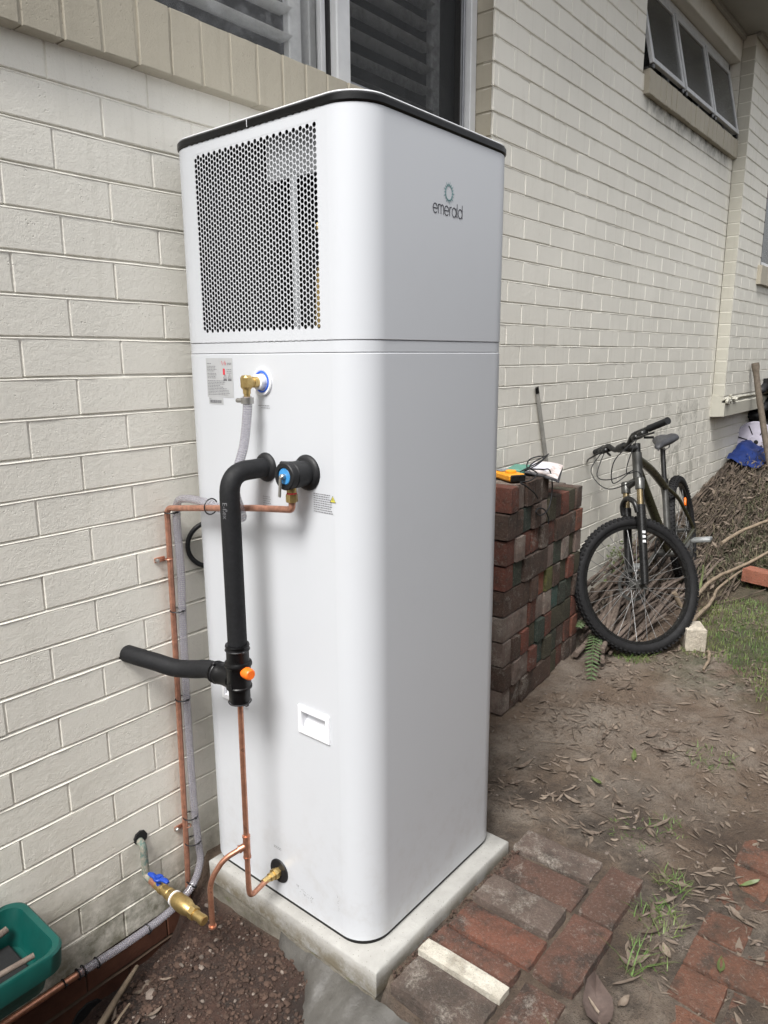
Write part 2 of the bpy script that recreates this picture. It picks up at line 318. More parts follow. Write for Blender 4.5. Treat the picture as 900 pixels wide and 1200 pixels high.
class MB:
    def __init__(s): s.v = []; s.f = []; s.uv = []; s.hasuv = False; s.mi = []
    def add(s, vs, fs, uvs=None, mi=0):
        o = len(s.v); s.v.extend([tuple(p) for p in vs]); s.f.extend([tuple(i + o for i in f) for f in fs]); s.mi.extend([mi] * len(fs))
        if uvs: s.hasuv = True; s.uv.extend(uvs)
        else: s.uv.extend([None] * len(fs))
        return s
    def box(s, c, sz, b=0.0, rot=None, mi=0):
        hx, hy, hz_ = sz[0] / 2, sz[1] / 2, sz[2] / 2; b = min(b, hx * .8, hy * .8, hz_ * .8)
        vs = []; fs = []
        if b <= 0:
            vs = [V((x * hx, y * hy, z * hz_)) for x in (-1, 1) for y in (-1, 1) for z in (-1, 1)]
            fs = [(0, 1, 3, 2), (4, 6, 7, 5), (0, 4, 5, 1), (2, 3, 7, 6), (0, 2, 6, 4), (1, 5, 7, 3)]
        else:
            idx = {}
            for x in (-1, 1):
                for y in (-1, 1):
                    for z in (-1, 1):
                        for a in range(3):
                            p = [x * hx, y * hy, z * hz_]
                            for k in range(3):
                                if k != a: p[k] -= (x, y, z)[k] * b
                            idx[(x, y, z, a)] = len(vs); vs.append(V(p))
            I = idx
            for a in range(3):
                o = [k for k in range(3) if k != a]
                for sg in (-1, 1):
                    q = []
                    for (u, w) in ((-1, -1), (1, -1), (1, 1), (-1, 1)):
                        k = [0, 0, 0]; k[a] = sg; k[o[0]] = u; k[o[1]] = w; q.append(I[(*k, a)])
                    fs.append(tuple(q))
                # edges along axis a
                for u in (-1, 1):
                    for w in (-1, 1):
                        k1 = [0, 0, 0]; k1[a] = -1; k1[o[0]] = u; k1[o[1]] = w; k2 = list(k1); k2[a] = 1
                        fs.append((I[(*k1, o[0])], I[(*k2, o[0])], I[(*k2, o[1])], I[(*k1, o[1])]))
            for x in (-1, 1):
                for y in (-1, 1):
                    for z in (-1, 1): fs.append((I[(x, y, z, 0)], I[(x, y, z, 1)], I[(x, y, z, 2)]))
        if rot is not None: vs = [rot @ p for p in vs]
        c = V(c); return s.add([p + c for p in vs], fs, None, mi)
    def tube(s, pts, r, seg=12, cap=True, closed=False, mi=0, flat=None):
        pts = [V(p) for p in pts]; n = len(pts)
        rs = r if isinstance(r, (list, tuple)) else [r] * n
        T = []
        for i in range(n):
            if closed: t = pts[(i + 1) % n] - pts[i - 1]
            else: t = pts[min(i + 1, n - 1)] - pts[max(i - 1, 0)]
            T.append(t.normalized() if t.length > 1e-9 else V((0, 0, 1)))
        a = V((0, 0, 1)) if abs(T[0].z) < .9 else V((0, 1, 0))
        u = (a - T[0] * a.dot(T[0])).normalized(); vs = []; L = 0; Ls = []
        for i in range(n):
            u = u - T[i] * u.dot(T[i]); u.normalize(); w = T[i].cross(u)
            if i: L += (pts[i] - pts[i - 1]).length
            Ls.append(L)
            for k in range(seg):
                an = 2 * pi * k / seg
                vs.append(pts[i] + (u * cos(an) * (flat or 1) + w * sin(an)) * rs[i])
        fs = []; uv = []
        rng = n if closed else n - 1
        for i in range(rng):
            j = (i + 1) % n
            for k in range(seg):
                l = (k + 1) % seg
                fs.append((i * seg + k, i * seg + l, j * seg + l, j * seg + k))
                uv.append(((k / seg, Ls[i]), ((k + 1) / seg, Ls[i]), ((k + 1) / seg, Ls[j] if j else L), (k / seg, Ls[j] if j else L)))
        if cap and not closed:
            fs.append(tuple(range(seg - 1, -1, -1))); uv.append(tuple((0, 0) for _ in range(seg)))
            fs.append(tuple((n - 1) * seg + k for k in range(seg))); uv.append(tuple((0, 0) for _ in range(seg)))
        return s.add(vs, fs, uv, mi)
    def lathe(s, o, ax, prof, seg=24, mi=0, a0=0.0):
        """prof: list of (distance along axis, radius)"""
        o = V(o); ax = V(ax).normalized(); a = V((0, 0, 1)) if abs(ax.z) < .9 else V((0, 1, 0))
        u = (a - ax * a.dot(ax)).normalized(); w = ax.cross(u); vs = []
        for (d, r) in prof:
            for k in range(seg):
                an = a0 + 2 * pi * k / seg; vs.append(o + ax * d + (u * cos(an) + w * sin(an)) * max(r, 1e-5))
        fs = []
        for i in range(len(prof) - 1):
            for k in range(seg):
                l = (k + 1) % seg; fs.append((i * seg + k, i * seg + l, (i + 1) * seg + l, (i + 1) * seg + k))
        fs.append(tuple(range(seg - 1, -1, -1))); fs.append(tuple((len(prof) - 1) * seg + k for k in range(seg)))
        return s.add(vs, fs, None, mi)
    def torus(s, o, ax, R_, r, seg=48, rs=10, mi=0, sq=1.0):
        o = V(o); ax = V(ax).normalized(); a = V((0, 0, 1)) if abs(ax.z) < .9 else V((0, 1, 0))
        u = (a - ax * a.dot(ax)).normalized(); w = ax.cross(u); vs = []; fs = []
        for i in range(seg):
            t = 2 * pi * i / seg; d = u * cos(t) + w * sin(t)
            for k in range(rs):
                q = 2 * pi * k / rs; vs.append(o + d * (R_ + r * cos(q)) + ax * r * sq * sin(q))
        for i in range(seg):
            j = (i + 1) % seg
            for k in range(rs):
                l = (k + 1) % rs; fs.append((i * rs + k, j * rs + k, j * rs + l, i * rs + l))
        return s.add(vs, fs, None, mi)
    def quad(s, a, b, c, d, mi=0): return s.add([a, b, c, d], [(0, 1, 2, 3)], None, mi)
    def xf(s, Mx): s.v = [tuple(Mx @ V(p)) for p in s.v]; return s
    def mesh(s, name, mats, smooth=35):
        me = bpy.data.meshes.new(name); me.from_pydata(s.v, [], s.f)
        mats = mats if isinstance(mats, (list, tuple)) else [mats]
        for q in mats: me.materials.append(q)
        if len(mats) > 1: me.polygons.foreach_set('material_index', s.mi)
        if s.hasuv:
            l = me.uv_layers.new(name='UVMap'); k = 0
            for f, u in zip(s.f, s.uv):
                for i in range(len(f)):
                    if u: l.data[k].uv = u[i]
                    k += 1
        bm = bmesh.new(); bm.from_mesh(me); bmesh.ops.recalc_face_normals(bm, faces=bm.faces); bm.to_mesh(me); bm.free()
        if smooth: me.shade_smooth(); me.set_sharp_from_angle(angle=radians(smooth))
        me.update(); return me
    def build(s, name, mats, parent=None, smooth=35, org=None):
        if org is not None: s.v = [tuple(V(p) - V(org)) for p in s.v]
        o = bpy.data.objects.new(name, s.mesh(name, mats, smooth)); col.objects.link(o)
        if org is not None: o.location = org
        if parent is not None: o.parent = parent; o.matrix_parent_inverse = Matrix.Translation(-world_loc(parent))
        return o

def world_loc(o):
    p = V(o.location)
    return p + world_loc(o.parent) + (o.matrix_parent_inverse.translation if o.parent else V()) if o.parent else p

def tag(o, label=None, cat=None, group=None, kind=None):
    if label: o['label'] = label
    if cat: o['category'] = cat
    if group: o['group'] = group
    if kind: o['kind'] = kind
    return o
def empty(name, loc, label=None, cat=None, group=None, kind=None, parent=None):
    o = bpy.data.objects.new(name, None); o.empty_display_size = .05; col.objects.link(o); o.location = loc
    if parent is not None: o.parent = parent; o.matrix_parent_inverse = Matrix.Translation(-world_loc(parent))
    return tag(o, label, cat, group, kind)
def inst(name, me, parent, loc, scale=(1, 1, 1), rot=(0, 0, 0)):
    o = bpy.data.objects.new(name, me); col.objects.link(o); o.parent = parent
    o.matrix_parent_inverse = Matrix.Translation(-world_loc(parent)); o.location = loc; o.scale = scale; o.rotation_euler = rot; return o

def smooth_path(pts, n=8):
    P = [V(p) for p in pts]; out = []
    for i in range(len(P) - 1):
        p0 = P[max(i - 1, 0)]; p1 = P[i]; p2 = P[i + 1]; p3 = P[min(i + 2, len(P) - 1)]
        for k in range(n):
            t = k / n
            out.append(.5 * ((2 * p1) + (p2 - p0) * t + (2 * p0 - 5 * p1 + 4 * p2 - p3) * t * t + (3 * p1 - p0 - 3 * p2 + p3) * t ** 3))
    out.append(P[-1]); return out
def bend_path(pts, rad, n=7):
    """polyline with rounded corners"""
    P = [V(p) for p in pts]; out = [P[0]]
    for i in range(1, len(P) - 1):
        r = rad[i - 1] if isinstance(rad, (list, tuple)) else rad
        a = P[i - 1] - P[i]; b = P[i + 1] - P[i]; r = min(r, a.length * .49, b.length * .49)
        A = P[i] + a.normalized() * r; B = P[i] + b.normalized() * r
        for k in range(n + 1):
            t = k / n; out.append((1 - t) ** 2 * A + 2 * t * (1 - t) * P[i] + t * t * B)
    out.append(P[-1]); return out

def project(p):
    q = V(p) - CAM; d = q.dot(fwd)
    if d <= .05: return None
    return (450 + 850.2 * q.dot(rgt) / d, 600 - 850.2 * q.dot(upv) / d, d)

# ------------------------------------------------------------------ terrain height
def ss(a, b, x):
    t = max(0, min(1, (x - a) / (b - a))); return t * t * (3 - 2 * t)
def gz(x, y):
    right = -1.960 + .022 * ss(1.9, 3.0, x)
    right += .20 * max(0, min(x, 7.6) - 4.30) * ss(4.1, 4.9, x) * ss(-3.0, -1.4, y)
    right += .085 * ss(3.1, 3.9, x) * ss(-.55, -.1, y) + .02 * ss(3.2, 4.2, x) * ss(-2, -.6, y)
    left = -2.035 - .26 * (1.05 - max(x, .45)) * .55 - .12 * exp(-(y / .13) ** 2) * ss(1.06, .95, x)
    left += .10 * ss(-.9, -1.5, y)
    t = ss(1.045, 1.085, x)
    if y > -.69: t = ss(1.06, 1.10, x)
    z = left * (1 - t) + right * t
    if y < -1.12 and x < 2.6: z += .016 * ss(-1.12, -1.2, y) * noise.noise(V((x * 6, y * 6, 21))) + .006 * ss(2.0, 2.4, x)
    z += .010 * noise.noise(V((x * 2.3, y * 2.3, 0))) + .006 * noise.noise(V((x * 9, y * 9, 3))) + .0035 * noise.noise(V((x * 31, y * 31, 5)))
    if x < 1.05: z += .011 * noise.noise(V((x * 17, y * 17, 8))) + .005 * noise.noise(V((x * 52, y * 52, 9)))
    if x > 4.3: z += .03 * noise.noise(V((x * 5, y * 5, 2)))
    return z

g = MB()
def axis(fine0, fine1, step, lo, hi, coarse):
    a = []; x = fine0
    while x <= fine1: a.append(x); x += step
    x = fine0 - coarse; st = coarse
    while x > lo: a.insert(0, x); st *= 1.5; x -= st
    a.insert(0, lo); x = a[-1] + coarse; st = coarse
    while x < hi: a.append(x); st *= 1.5; x += st
    a.append(hi); return a
xs = axis(.40, 3.0, .014, -60, 3.0, .15); xs = xs[:-1]
x = 3.03
while x < 8: xs.append(x); x += .035
while x < 60: xs.append(x); x *= 1.25
xs.append(80)
ys = axis(-1.60, .02, .014, -60, .03, .15)
nx, ny = len(xs), len(ys)
g.v = [(x, y, gz(x, y)) for x in xs for y in ys]
g.f = [(i * ny + j, (i + 1) * ny + j, (i + 1) * ny + j + 1, i * ny + j + 1) for i in range(nx - 1) for j in range(ny - 1)]
g.uv = [None] * len(g.f); g.mi = [0] * len(g.f)
ground = g.build('ground', M['ground'], None, 60); tag(ground, kind='structure')

# ------------------------------------------------------------------ the house
CH = .086
house = empty('brick_house', (3.0, .1, -2.0), 'cream painted brick house wall with sash and awning windows under a pale eave', 'house')

def brick_arrays(L, H, D, b, rough, seed, nx_=4, nz_=2):
    """front grid in the x-z plane at y=0, chamfered edge, sides back to depth D; origin at centre of face"""
    vs = []; fs = []; idx = {}
    for i in range(nx_ + 1):
        for j in range(nz_ + 1):
            x = (i / nx_ - .5) * (L - 2 * b); z = (j / nz_ - .5) * (H - 2 * b)
            q = noise.noise_vector(V((x * 18 + seed * 5.1, seed, z * 22)))
            idx[i, j] = len(vs); vs.append(V((x, q.y * rough, z)))
    for i in range(nx_):
        for j in range(nz_): fs.append((idx[i, j], idx[i + 1, j], idx[i + 1, j + 1], idx[i, j + 1]))
    ring = [(i, 0) for i in range(nx_)] + [(nx_, j) for j in range(nz_)] + [(i, nz_) for i in range(nx_, 0, -1)] + [(0, j) for j in range(nz_, 0, -1)]
    r1 = []; r2 = []
    for (i, j) in ring:
        x = (i / nx_ - .5) * L; z = (j / nz_ - .5) * H
        q = noise.noise_vector(V((x * 30 + seed * 9.1, seed * 2, z * 40)))
        r1.append(len(vs)); vs.append(V((x + q.x * rough * .7, b * 1.0 + abs(q.y) * rough, z + q.z * rough * .9)))
    for (i, j) in ring:
        x = (i / nx_ - .5) * L; z = (j / nz_ - .5) * H; r2.append(len(vs)); vs.append(V((x, D, z)))
    n = len(ring)
    for k in range(n):
        l = (k + 1) % n
        fs.append((idx[ring[k]], r1[k], r1[l], idx[ring[l]])); fs.append((r1[k], r2[k], r2[l], r1[l]))
    return vs, fs
NV = 10; BL, BH, BD = .2300, .0790, .05
variants = [brick_arrays(BL, BH, BD, .0020, .0008, k) for k in range(NV)]
def arr_mesh(name, a, mat):
    mb = MB(); mb.add(a[0], a[1]); return mb.mesh(name, mat, 22)
wall_meshes = [arr_mesh('brick', a, M['wall']) for a in variants]
wall2_meshes = [arr_mesh('brick', a, M['wall2']) for a in variants]
foot_meshes = [arr_mesh('brick', a, M['footing']) for a in variants[:4]]

HEATBOX = ((1.075, -.637, -1.92), (1.65, -.045, -.08))
def hidden_by_heater(p):
    o = CAM; d = V(p) - o; t0, t1 = 0, .999
    for i in range(3):
        if abs(d[i]) < 1e-9: continue
        a = (HEATBOX[0][i] - o[i]) / d[i]; b = (HEATBOX[1][i] - o[i]) / d[i]
        if a > b: a, b = b, a
        t0 = max(t0, a); t1 = min(t1, b)
    return t0 < t1
def visarea(p, w):
    q = project(p)
    if not q or q[0] < -25 or q[0] > 925 or q[1] < -20 or q[1] > 1220 or hidden_by_heater(p): return 0
    q2 = project(V(p) + V((w, 0, 0)))
    return abs(q2[0] - q[0]) if q2 else 0

OPEN = [(.20, 2.576, .172, 1.462), (4.03, 5.80, .860, 1.376)]           # window openings x0,x1,z0,z1
def rows(xa, xb, k0, k1, pitch=.2362, cut=True):
    out = []
    for k in range(k0, k1 + 1):                # row occupying z from -(k+1)*CH .. -k*CH
        zc = -(k + .5) * CH
        ph = .718 if k % 2 == 0 else .835
        ivs = [(xa, xb)]
        if cut:
            for (a, b, z0, z1) in OPEN:
                if z0 < zc < z1:
                    nv = []
                    for (p, q) in ivs:
                        if b <= p or a >= q: nv.append((p, q))
                        else:
                            if a > p: nv.append((p, a))
                            if b < q: nv.append((b, q))
                    ivs = nv
        for (p, q) in ivs:
            j0 = math.ceil((p - ph) / pitch); hs_ = [p]
            x = ph + j0 * pitch
            while x < q - .03:
                if x > p + .03: hs_.append(x + R.uniform(-.004, .004))
                x += pitch
            hs_.append(q)
            for a, b in zip(hs_[:-1], hs_[1:]): out.append((a, b, k))
    return out

def lay(parent, lst, y0, meshes, arrs, mat, nparts, zoff=0.0, gapx=.0034, brk='brick'):
    items = []
    for (a, b, k) in lst:
        c = V(((a + b) / 2, y0 + R.uniform(-.0007, .0006), -(k + .5) * CH + zoff + R.uniform(-.001, .001)))
        items.append((visarea((a, y0, c.z), b - a), a, b, c, R.randrange(len(meshes)), R.uniform(-.003, .003)))
    items.sort(key=lambda t: -t[0]); rest = MB()
    for i, (ar, a, b, c, vi, ry) in enumerate(items):
        sx = (b - a - gapx) / BL
        if i < nparts and ar > 0:
            inst(brk, meshes[vi], parent, c, (sx, 1, 1), (0, ry, 0))
        else:
            rest.add([V((p.x * sx, p.y, p.z)) + c for p in arrs[vi][0]], arrs[vi][1])
    if rest.v:
        o = rest.build('far_bricks', mat, parent, 22); o['kind'] = 'stuff'
    return items

def mortar(name, mat, parent, xa, xb, zlist, y0, ztop, zbot, opens, back=.0019, deep=.0060, step=.03):
    """wall-wide mortar: nearly flush behind the head joints, raked and sloping in the bed joints"""
    mb = MB(); prof = [(ztop, back)]
    for z in zlist: prof += [(z + .0044, back + .001), (z + .0036, deep), (z + .0012, deep * .75), (z - .0030, -.0008), (z - .0046, -.0002), (z - .0062, back)]
    prof.append((zbot, back)); prof = [q for q in prof if zbot - .001 <= q[0] <= ztop + .001]
    nx_ = int((xb - xa) / step) + 1; vs = []
    for i in range(nx_ + 1):
        x = xa + (xb - xa) * i / nx_
        for (z, y) in prof:
            q = noise.noise_vector(V((x * 9, z * 30, 1))); q2 = noise.noise(V((x * 47, z * 21, 4)))
            big = noise.noise(V((x * 2.1, z * 5, 9)))
            yy = y
            if y > .0045: yy = y * (.75 + .8 * abs(big)) + q2 * .0012
            elif y < .001: yy = y - max(-.3, q2) * .0016
            zz = z + (q.z * .0016 + big * .0030 if 0 < abs(y - back) else 0)
            vs.append(V((x, y0 + yy, zz)))
    m_ = len(prof); fs = []
    for i in range(nx_):
        for j in range(m_ - 1):
            a = i * m_ + j; cx = xa + (xb - xa) * (i + .5) / nx_; cz = (prof[j][0] + prof[j + 1][0]) / 2
            if any(o[0] - .001 < cx < o[1] + .001 and o[2] < cz < o[3] for o in opens): continue
            fs.append((a, a + 1, a + m_ + 1, a + m_))
    mb.add(vs, fs); return mb.build(name, mat, parent, 60)

main_wall = mortar('main_wall', M['wall'], house, .0, 5.85, [-k * CH for k in range(-16, 24)], 0.0, 1.53, -2.062, OPEN)
lst = rows(.0, 5.746, -17, 23); lst = [l for l in lst if not (l[2] == 23)] + [l for l in lst if l[2] == 23]
lst2 = rows(5.746, 6.95, 11, 20, cut=False)          # the low wall runs on below the overhang
zoff = 0
lay(main_wall, lst + lst2, 0.0, wall_meshes, variants, M['wall'], 296)
mb = MB()
mb.box((-1.0, .08, -.3), (2.0, .15, 3.7)); mb.box((6.40, .035, -1.43), (1.18, .05, .95))
mb.build('wall_core', M['wall'], house)
# bare footing courses under the paint line
foot = mortar('footing', M['mortar_dark'], house, .0, 1.2, [-24 * CH - .004, -25 * CH - .004, -26 * CH - .004], .004, -2.066, -2.6, [], .006, .012)
lay(foot, rows(-.1, 1.2, 24, 27, cut=False), .006, foot_meshes, variants[:4], M['footing'], 40, zoff=-.004)

# window reveals (jambs built as half-brick faces)
def reveal(parent, xface, y0, y1, ks, sign, mat, arrs):
    """bricks seen on the side of an opening; face normal = sign*x"""
    for k in ks:
        vs, fs = brick_arrays(abs(y1 - y0) - .004, BH, .03, .002, .0012, k + 40, 3, 2)
        mb = MB(); zc = -(k + .5) * CH
        # local x -> world y, local y(depth) -> away from normal
        mb.add([V((-sign * p.y, p.x, p.z)) for p in vs], fs)
        o = mb.build('brick', mat, parent, 24); o.location = (xface, (y0 + y1) / 2, zc)
        o.parent = parent; o.matrix_parent_inverse = Matrix.Translation(-world_loc(parent))
    zt, zb = -ks[0] * CH, -(ks[-1] + 1) * CH
    m2 = MB().box((xface - sign * .022, (y0 + y1) / 2, (zt + zb) / 2), (.036, abs(y1 - y0), zt - zb)); return m2.build('reveal_mortar', mat, parent)
reveal(house, 2.576, .004, .105, list(range(-17, -2)), -1, M['sill'], None)

# sills of bricks on edge
def sill(name, x0, x1, z0, z1, yf, n, mat, label=None):
    sl = MB().box(((x0 + x1) / 2, yf + .0625, (z0 + z1) / 2), (x1 - x0 - .004, .118, z1 - z0 - .003)).build(name, mat, house)
    w = (x1 - x0) / n
    for i in range(n):
        h = z1 - z0 + R.uniform(-.003, .002)
        vs, fs = brick_arrays(w - .006 - R.uniform(0, .002), h, .08, .0022, .0016, i + 3, 3, 3)
        mb = MB().add(vs, fs); o = mb.build('brick', mat, sl, 24)
        o.location = (x0 + (i + .5) * w, yf + R.uniform(-.0018, .0018), (z0 + z1) / 2); o.rotation_euler = (R.uniform(-.012, .012), R.uniform(-.012, .012), 0)
        o.matrix_parent_inverse = Matrix.Translation(-world_loc(sl))
    return sl
sill('window_sill', .17, 2.576, .074, .216, -.038, 28, M['sill'])
sill('window_sill', 4.045, 5.742, .764, .880, -.030, 20, M['sill'])

# sliding window with plantation shutters behind
win = empty('sliding_window', (1.4, .1, .2), parent=house); 
def bar(parent, name, a, b, mat, bev=.002):
    a = V(a); b = V(b); c = (a + b) / 2; sz = V([abs(b[i] - a[i]) for i in range(3)])
    return MB().box(c, sz, bev).build(name, mat, parent)
fr = MB()
fr.box((2.553, .100, .84), (.040, .05, 1.25), .003); fr.box((.22, .100, .84), (.04, .05, 1.25), .003)
fr.box((1.385, .100, 1.445), (2.37, .05, .035), .003)
fr.box((1.815, .088, .84), (.062, .05, 1.25), .004)
fr.build('window_frame', M['alu'], win)
tr_ = MB()
for i, (yy, zz, h) in enumerate(((.068, .222, .014), (.083, .232, .020), (.100, .240, .026), (.118, .246, .034))):
    tr_.box((2.19, yy, zz), (.69, .009, h), .001)
tr_.box((2.19, .095, .220), (.69, .075, .012))
tr_.box((.98, .095, .225), (1.60, .06, .016))
tr_.build('sliding_track', M['alu_grey'], win)
sash = MB()
for (xx, w) in ((2.500, .018), (2.522, .010), (1.860, .022)): sash.box((xx, .108, .85), (w, .022, 1.19), .002)
sash.box((2.18, .108, .275), (.64, .022, .030), .002)
sash.build('sash_frame', M['alu_grey'], win)
ls = MB(); ls.box((1.765, .112, .85), (.020, .022, 1.19), .002); ls.box((1.0, .112, .245), (1.53, .022, .022), .002); ls.build('sash_frame', M['alu'], win)
MB().box((1.782, .105, .85), (.008, .03, 1.19)).build('rubber_seal', M['alu_dark'], win); MB().box((2.484, .105, .85), (.006, .03, 1.19)).build('rubber_seal', M['alu_dark'], win)
MB().box((.99, .118, .84), (1.53, .004, 1.19)).build('pane', M['glass'], win)
MB().box((2.18, .112, .84), (.62, .003, 1.17)).build('fly_screen', M['screen'], win)
MB().box((1.4, .75, .8), (3.4, .02, 1.9)).build('room_backing', M['interior'], win)
rm = MB(); rm.box((1.4, .45, -.12), (3.4, .62, .02)); rm.box((1.4, .45, 1.60), (3.4, .62, .02)); rm.box((-.28, .45, .75), (.02, .62, 1.7)); rm.box((3.0, .45, .75), (.02, .62, 1.7))
rm.build('room_sides', M['interior'], win)
def blades(x0, x1, z0, z1, mat, yb, tilt, pitch_):
    z = z0
    base = MB(); L = x1 - x0; pr = []
    for k in range(12):
        t = 2 * pi * k / 12; pr.append((cos(t) * .031, sin(t) * .0050))
    vs = [V((x, p[0], p[1])) for x in (-L / 2, L / 2) for p in pr]
    fs = [(k, (k + 1) % 12, 12 + (k + 1) % 12, 12 + k) for k in range(12)] + [tuple(range(11, -1, -1)), tuple(range(12, 24))]
    me = base.add(vs, fs).mesh('shutter_blade', mat, 60)
    while z < z1:
        inst('shutter_blade', me, win, ((x0 + x1) / 2, yb, z), (1, 1, 1), (tilt, 0, 0)); z += pitch_
sh = MB()
for xx in (1.722, .62, .30): sh.box((xx, .19, .86), (.052, .028, 1.25), .003)
sh.box((1.80, .20, .86), (.03, .04, 1.25), .003)
sh.box((1.02, .19, .235), (1.35, .028, .05), .003)
sh.build('shutter_stile', M['shutter'], win)
blades(.65, 1.695, .300, 1.5, M['shutter'], .19, radians(-4), .075)
sh = MB()
for xx in (1.90, 2.45): sh.box((xx, .19, .86), (.052, .028, 1.25), .003)
sh.build('shutter_stile', M['shutter_in'], win)
blades(1.93, 2.42, .335, 1.5, M['shutter_in'], .19, radians(-4), .072)

# awning window of three outward-opening sashes
aw = empty('awning_window', (4.9, .09, .88), parent=house)
fb = MB(); fb.box((4.89, .092, 1.352), (1.70, .05, .045), .003); fb.box((4.055, .092, 1.12), (.03, .05, .50), .003); fb.box((5.725, .092, 1.12), (.03, .05, .50), .003)
fb.box((4.89, .092, .888), (1.70, .05, .016), .002)
for xx in (4.60, 5.165): fb.box((xx, .092, 1.12), (.03, .04, .50), .003)
fb.build('window_frame', M['alu_mill'], aw)
MB().box((4.89, .13, 1.12), (1.70, .006, .48)).build('backing', M['obscure'], aw)
MB().box((4.89, .035, .884), (1.70, .10, .008)).build('dark_sill_strip', M['alu_dark'], aw)
for (a, b) in ((4.065, 4.575), (4.60, 5.145), (5.17, 5.715)):
    w = b - a; H = .43; rot = Matrix.Rotation(radians(-13), 3, 'X'); hinge = V(((a + b) / 2, .070, 1.328))
    def P(x, z): return hinge + rot @ V((x, 0, -z))
    sf = MB()
    for (cx, cz, sx, sz) in ((-w / 2 + .013, H / 2, .026, H), (w / 2 - .013, H / 2, .026, H), (0, .016, w - .053, .032), (0, H - .014, w - .053, .028)):
        sf.box(P(cx, cz), (sx, .022, sz), .002, rot)
    f_ = sf.build('sash', M['alu_mill'], aw)
    MB().box(P(0, H / 2), (w - .05, .005, H - .05), 0, rot).build('pane', M['obscure'], f_)
    for sx in (-1, 1): MB().box(P(sx * (w / 2 - .02), H + .012) + V((0, .012, 0)), (.03, .03, .022), .003).build('winder', M['bikeblack'], f_)
    q = MB()
    for sx in (-1, 1): q.box(P(sx * (w / 2 - .001), H * .62) + V((0, .035, -.01)), (.006, .05, .02), .001, Matrix.Rotation(.5, 3, 'X'))
    q.build('stay', M['alu_mill'], f_)
# head of the opening
MB().box((4.89, .055, 1.384), (1.715, .10, .012)).build('window_head', M['wall'], house)
mb = MB().box((4.0285, .056, 1.12), (.004, .10, .516)); mb.build('window_jamb', M['wall'], house)
for k in range(-17, -10):
    vs, fs = brick_arrays(.128, BH, .03, .002, .0012, k + 90, 2, 2)
    o = MB().add([V((p.y, p.x, p.z)) for p in vs], fs).build('brick', M['wall2'], house, 24); o.location = (5.7455, .067, -(k + .5) * CH)
MB().box((5.80, .30, 1.12), (.10, .60, .80)).build('jamb_core', M['wall2'], house); MB().box((4.9, .16, 1.12), (1.9, .02, .8)).build('window_backing', M['interior'], house)

# projecting wall with corner return, overhanging ledge and far window
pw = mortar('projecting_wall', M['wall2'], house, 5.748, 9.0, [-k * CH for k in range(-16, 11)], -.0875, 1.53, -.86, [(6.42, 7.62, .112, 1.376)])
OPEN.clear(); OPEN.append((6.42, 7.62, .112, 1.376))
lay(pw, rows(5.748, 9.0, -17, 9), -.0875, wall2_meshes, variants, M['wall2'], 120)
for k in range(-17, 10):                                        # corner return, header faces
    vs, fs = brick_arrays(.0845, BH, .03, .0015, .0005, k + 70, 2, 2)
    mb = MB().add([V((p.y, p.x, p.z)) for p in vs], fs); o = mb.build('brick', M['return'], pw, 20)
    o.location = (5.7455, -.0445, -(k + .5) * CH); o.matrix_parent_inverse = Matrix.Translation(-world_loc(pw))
mb = MB().box((5.776, -.045, .335), (.056, .080, 2.39)); mb.build('corner_core', M['wall2'], pw)
lg = MB()
vs = []; n = 40
for i in range(n + 1):
    x = 5.735 + (9.0 - 5.735) * i / n
    q = noise.noise(V((x * 7, 0, 0))); q2 = noise.noise(V((x * 7, 4, 0)))
    for (y, z) in ((.0, -.852 + q * .006), (-.080 + q * .008, -.858), (-.094 + q2 * .012, -.880 + q * .012), (-.070, -.900 + q2 * .01), (-.098, -.915), (-.098, -1.005), (.01, -1.012)):
        vs.append(V((x, y, z)))
fs = [(i * 7 + j, i * 7 + j + 1, (i + 1) * 7 + j + 1, (i + 1) * 7 + j) for i in range(n) for j in range(6)]
fs += [tuple(range(7)), tuple(n * 7 + j for j in range(6, -1, -1))]
lg.add(vs, fs); lg.build('broken_ledge', M['return'], house, 50)
lm = MB()
for i in range(14):
    c = V((5.74 + R.uniform(-.01, .28), -.095 + R.uniform(-.012, .01), -.885 + R.uniform(-.025, .02)))
    lm.box(c, (R.uniform(.015, .05), R.uniform(.01, .03), R.uniform(.008, .03)), .004, Matrix.Rotation(R.uniform(-1, 1), 3, 'Y'))
o = lm.build('mortar_lumps', M['return'], house, 50); o['kind'] = 'stuff'
fw = empty('far_window', (6.9, -.04, .11), parent=house)
q = MB(); q.box((6.45, -.055, .74), (.05, .05, 1.26), .004); q.box((6.86, -.055, .132), (.88, .05, .035), .003); q.box((6.60, -.03, .74), (.03, .03, 1.25), .003)
q.build('window_frame', M['alu'], fw)
MB().box((6.432, -.062, .74), (.012, .05, 1.26)).build('rubber_seal', M['alu_dark'], fw)
MB().box((7.03, .0, .74), (1.2, .006, 1.26)).build('pane', M['obscure'], fw)
sl2 = sill('window_sill', 6.34, 7.3, -.028, .112, -.118, 9, M['sill'])
# dark void under the floor beyond the low wall
v_ = MB(); v_.box((7.9, .9, -1.4), (2.0, .02, 1.6)); v_.box((8.9, .3, -1.4), (.02, 1.4, 1.6)); v_.box((7.9, .3, -.80), (2.0, 1.5, .08)); v_.box((6.99, .5, -1.4), (.02, .9, 1.1))
v_.build('subfloor_void', M['dark'], house)

# eave
ev = MB(); ev.box((3.5, -.14, 1.545), (9.5, .40, .022)); ev.build('soffit', M['soffit'], house)
MB().box((2.9, -.014, 1.520), (5.66, .028, .030), .004).build('cornice', M['soffit'], house)
MB().box((6.6, -.104, 1.520), (1.74, .030, .030), .004).build('cornice', M['soffit'], house)
MB().box((3.5, -.35, 1.585), (9.5, .022, .16), .003).build('fascia', M['alu'], house)

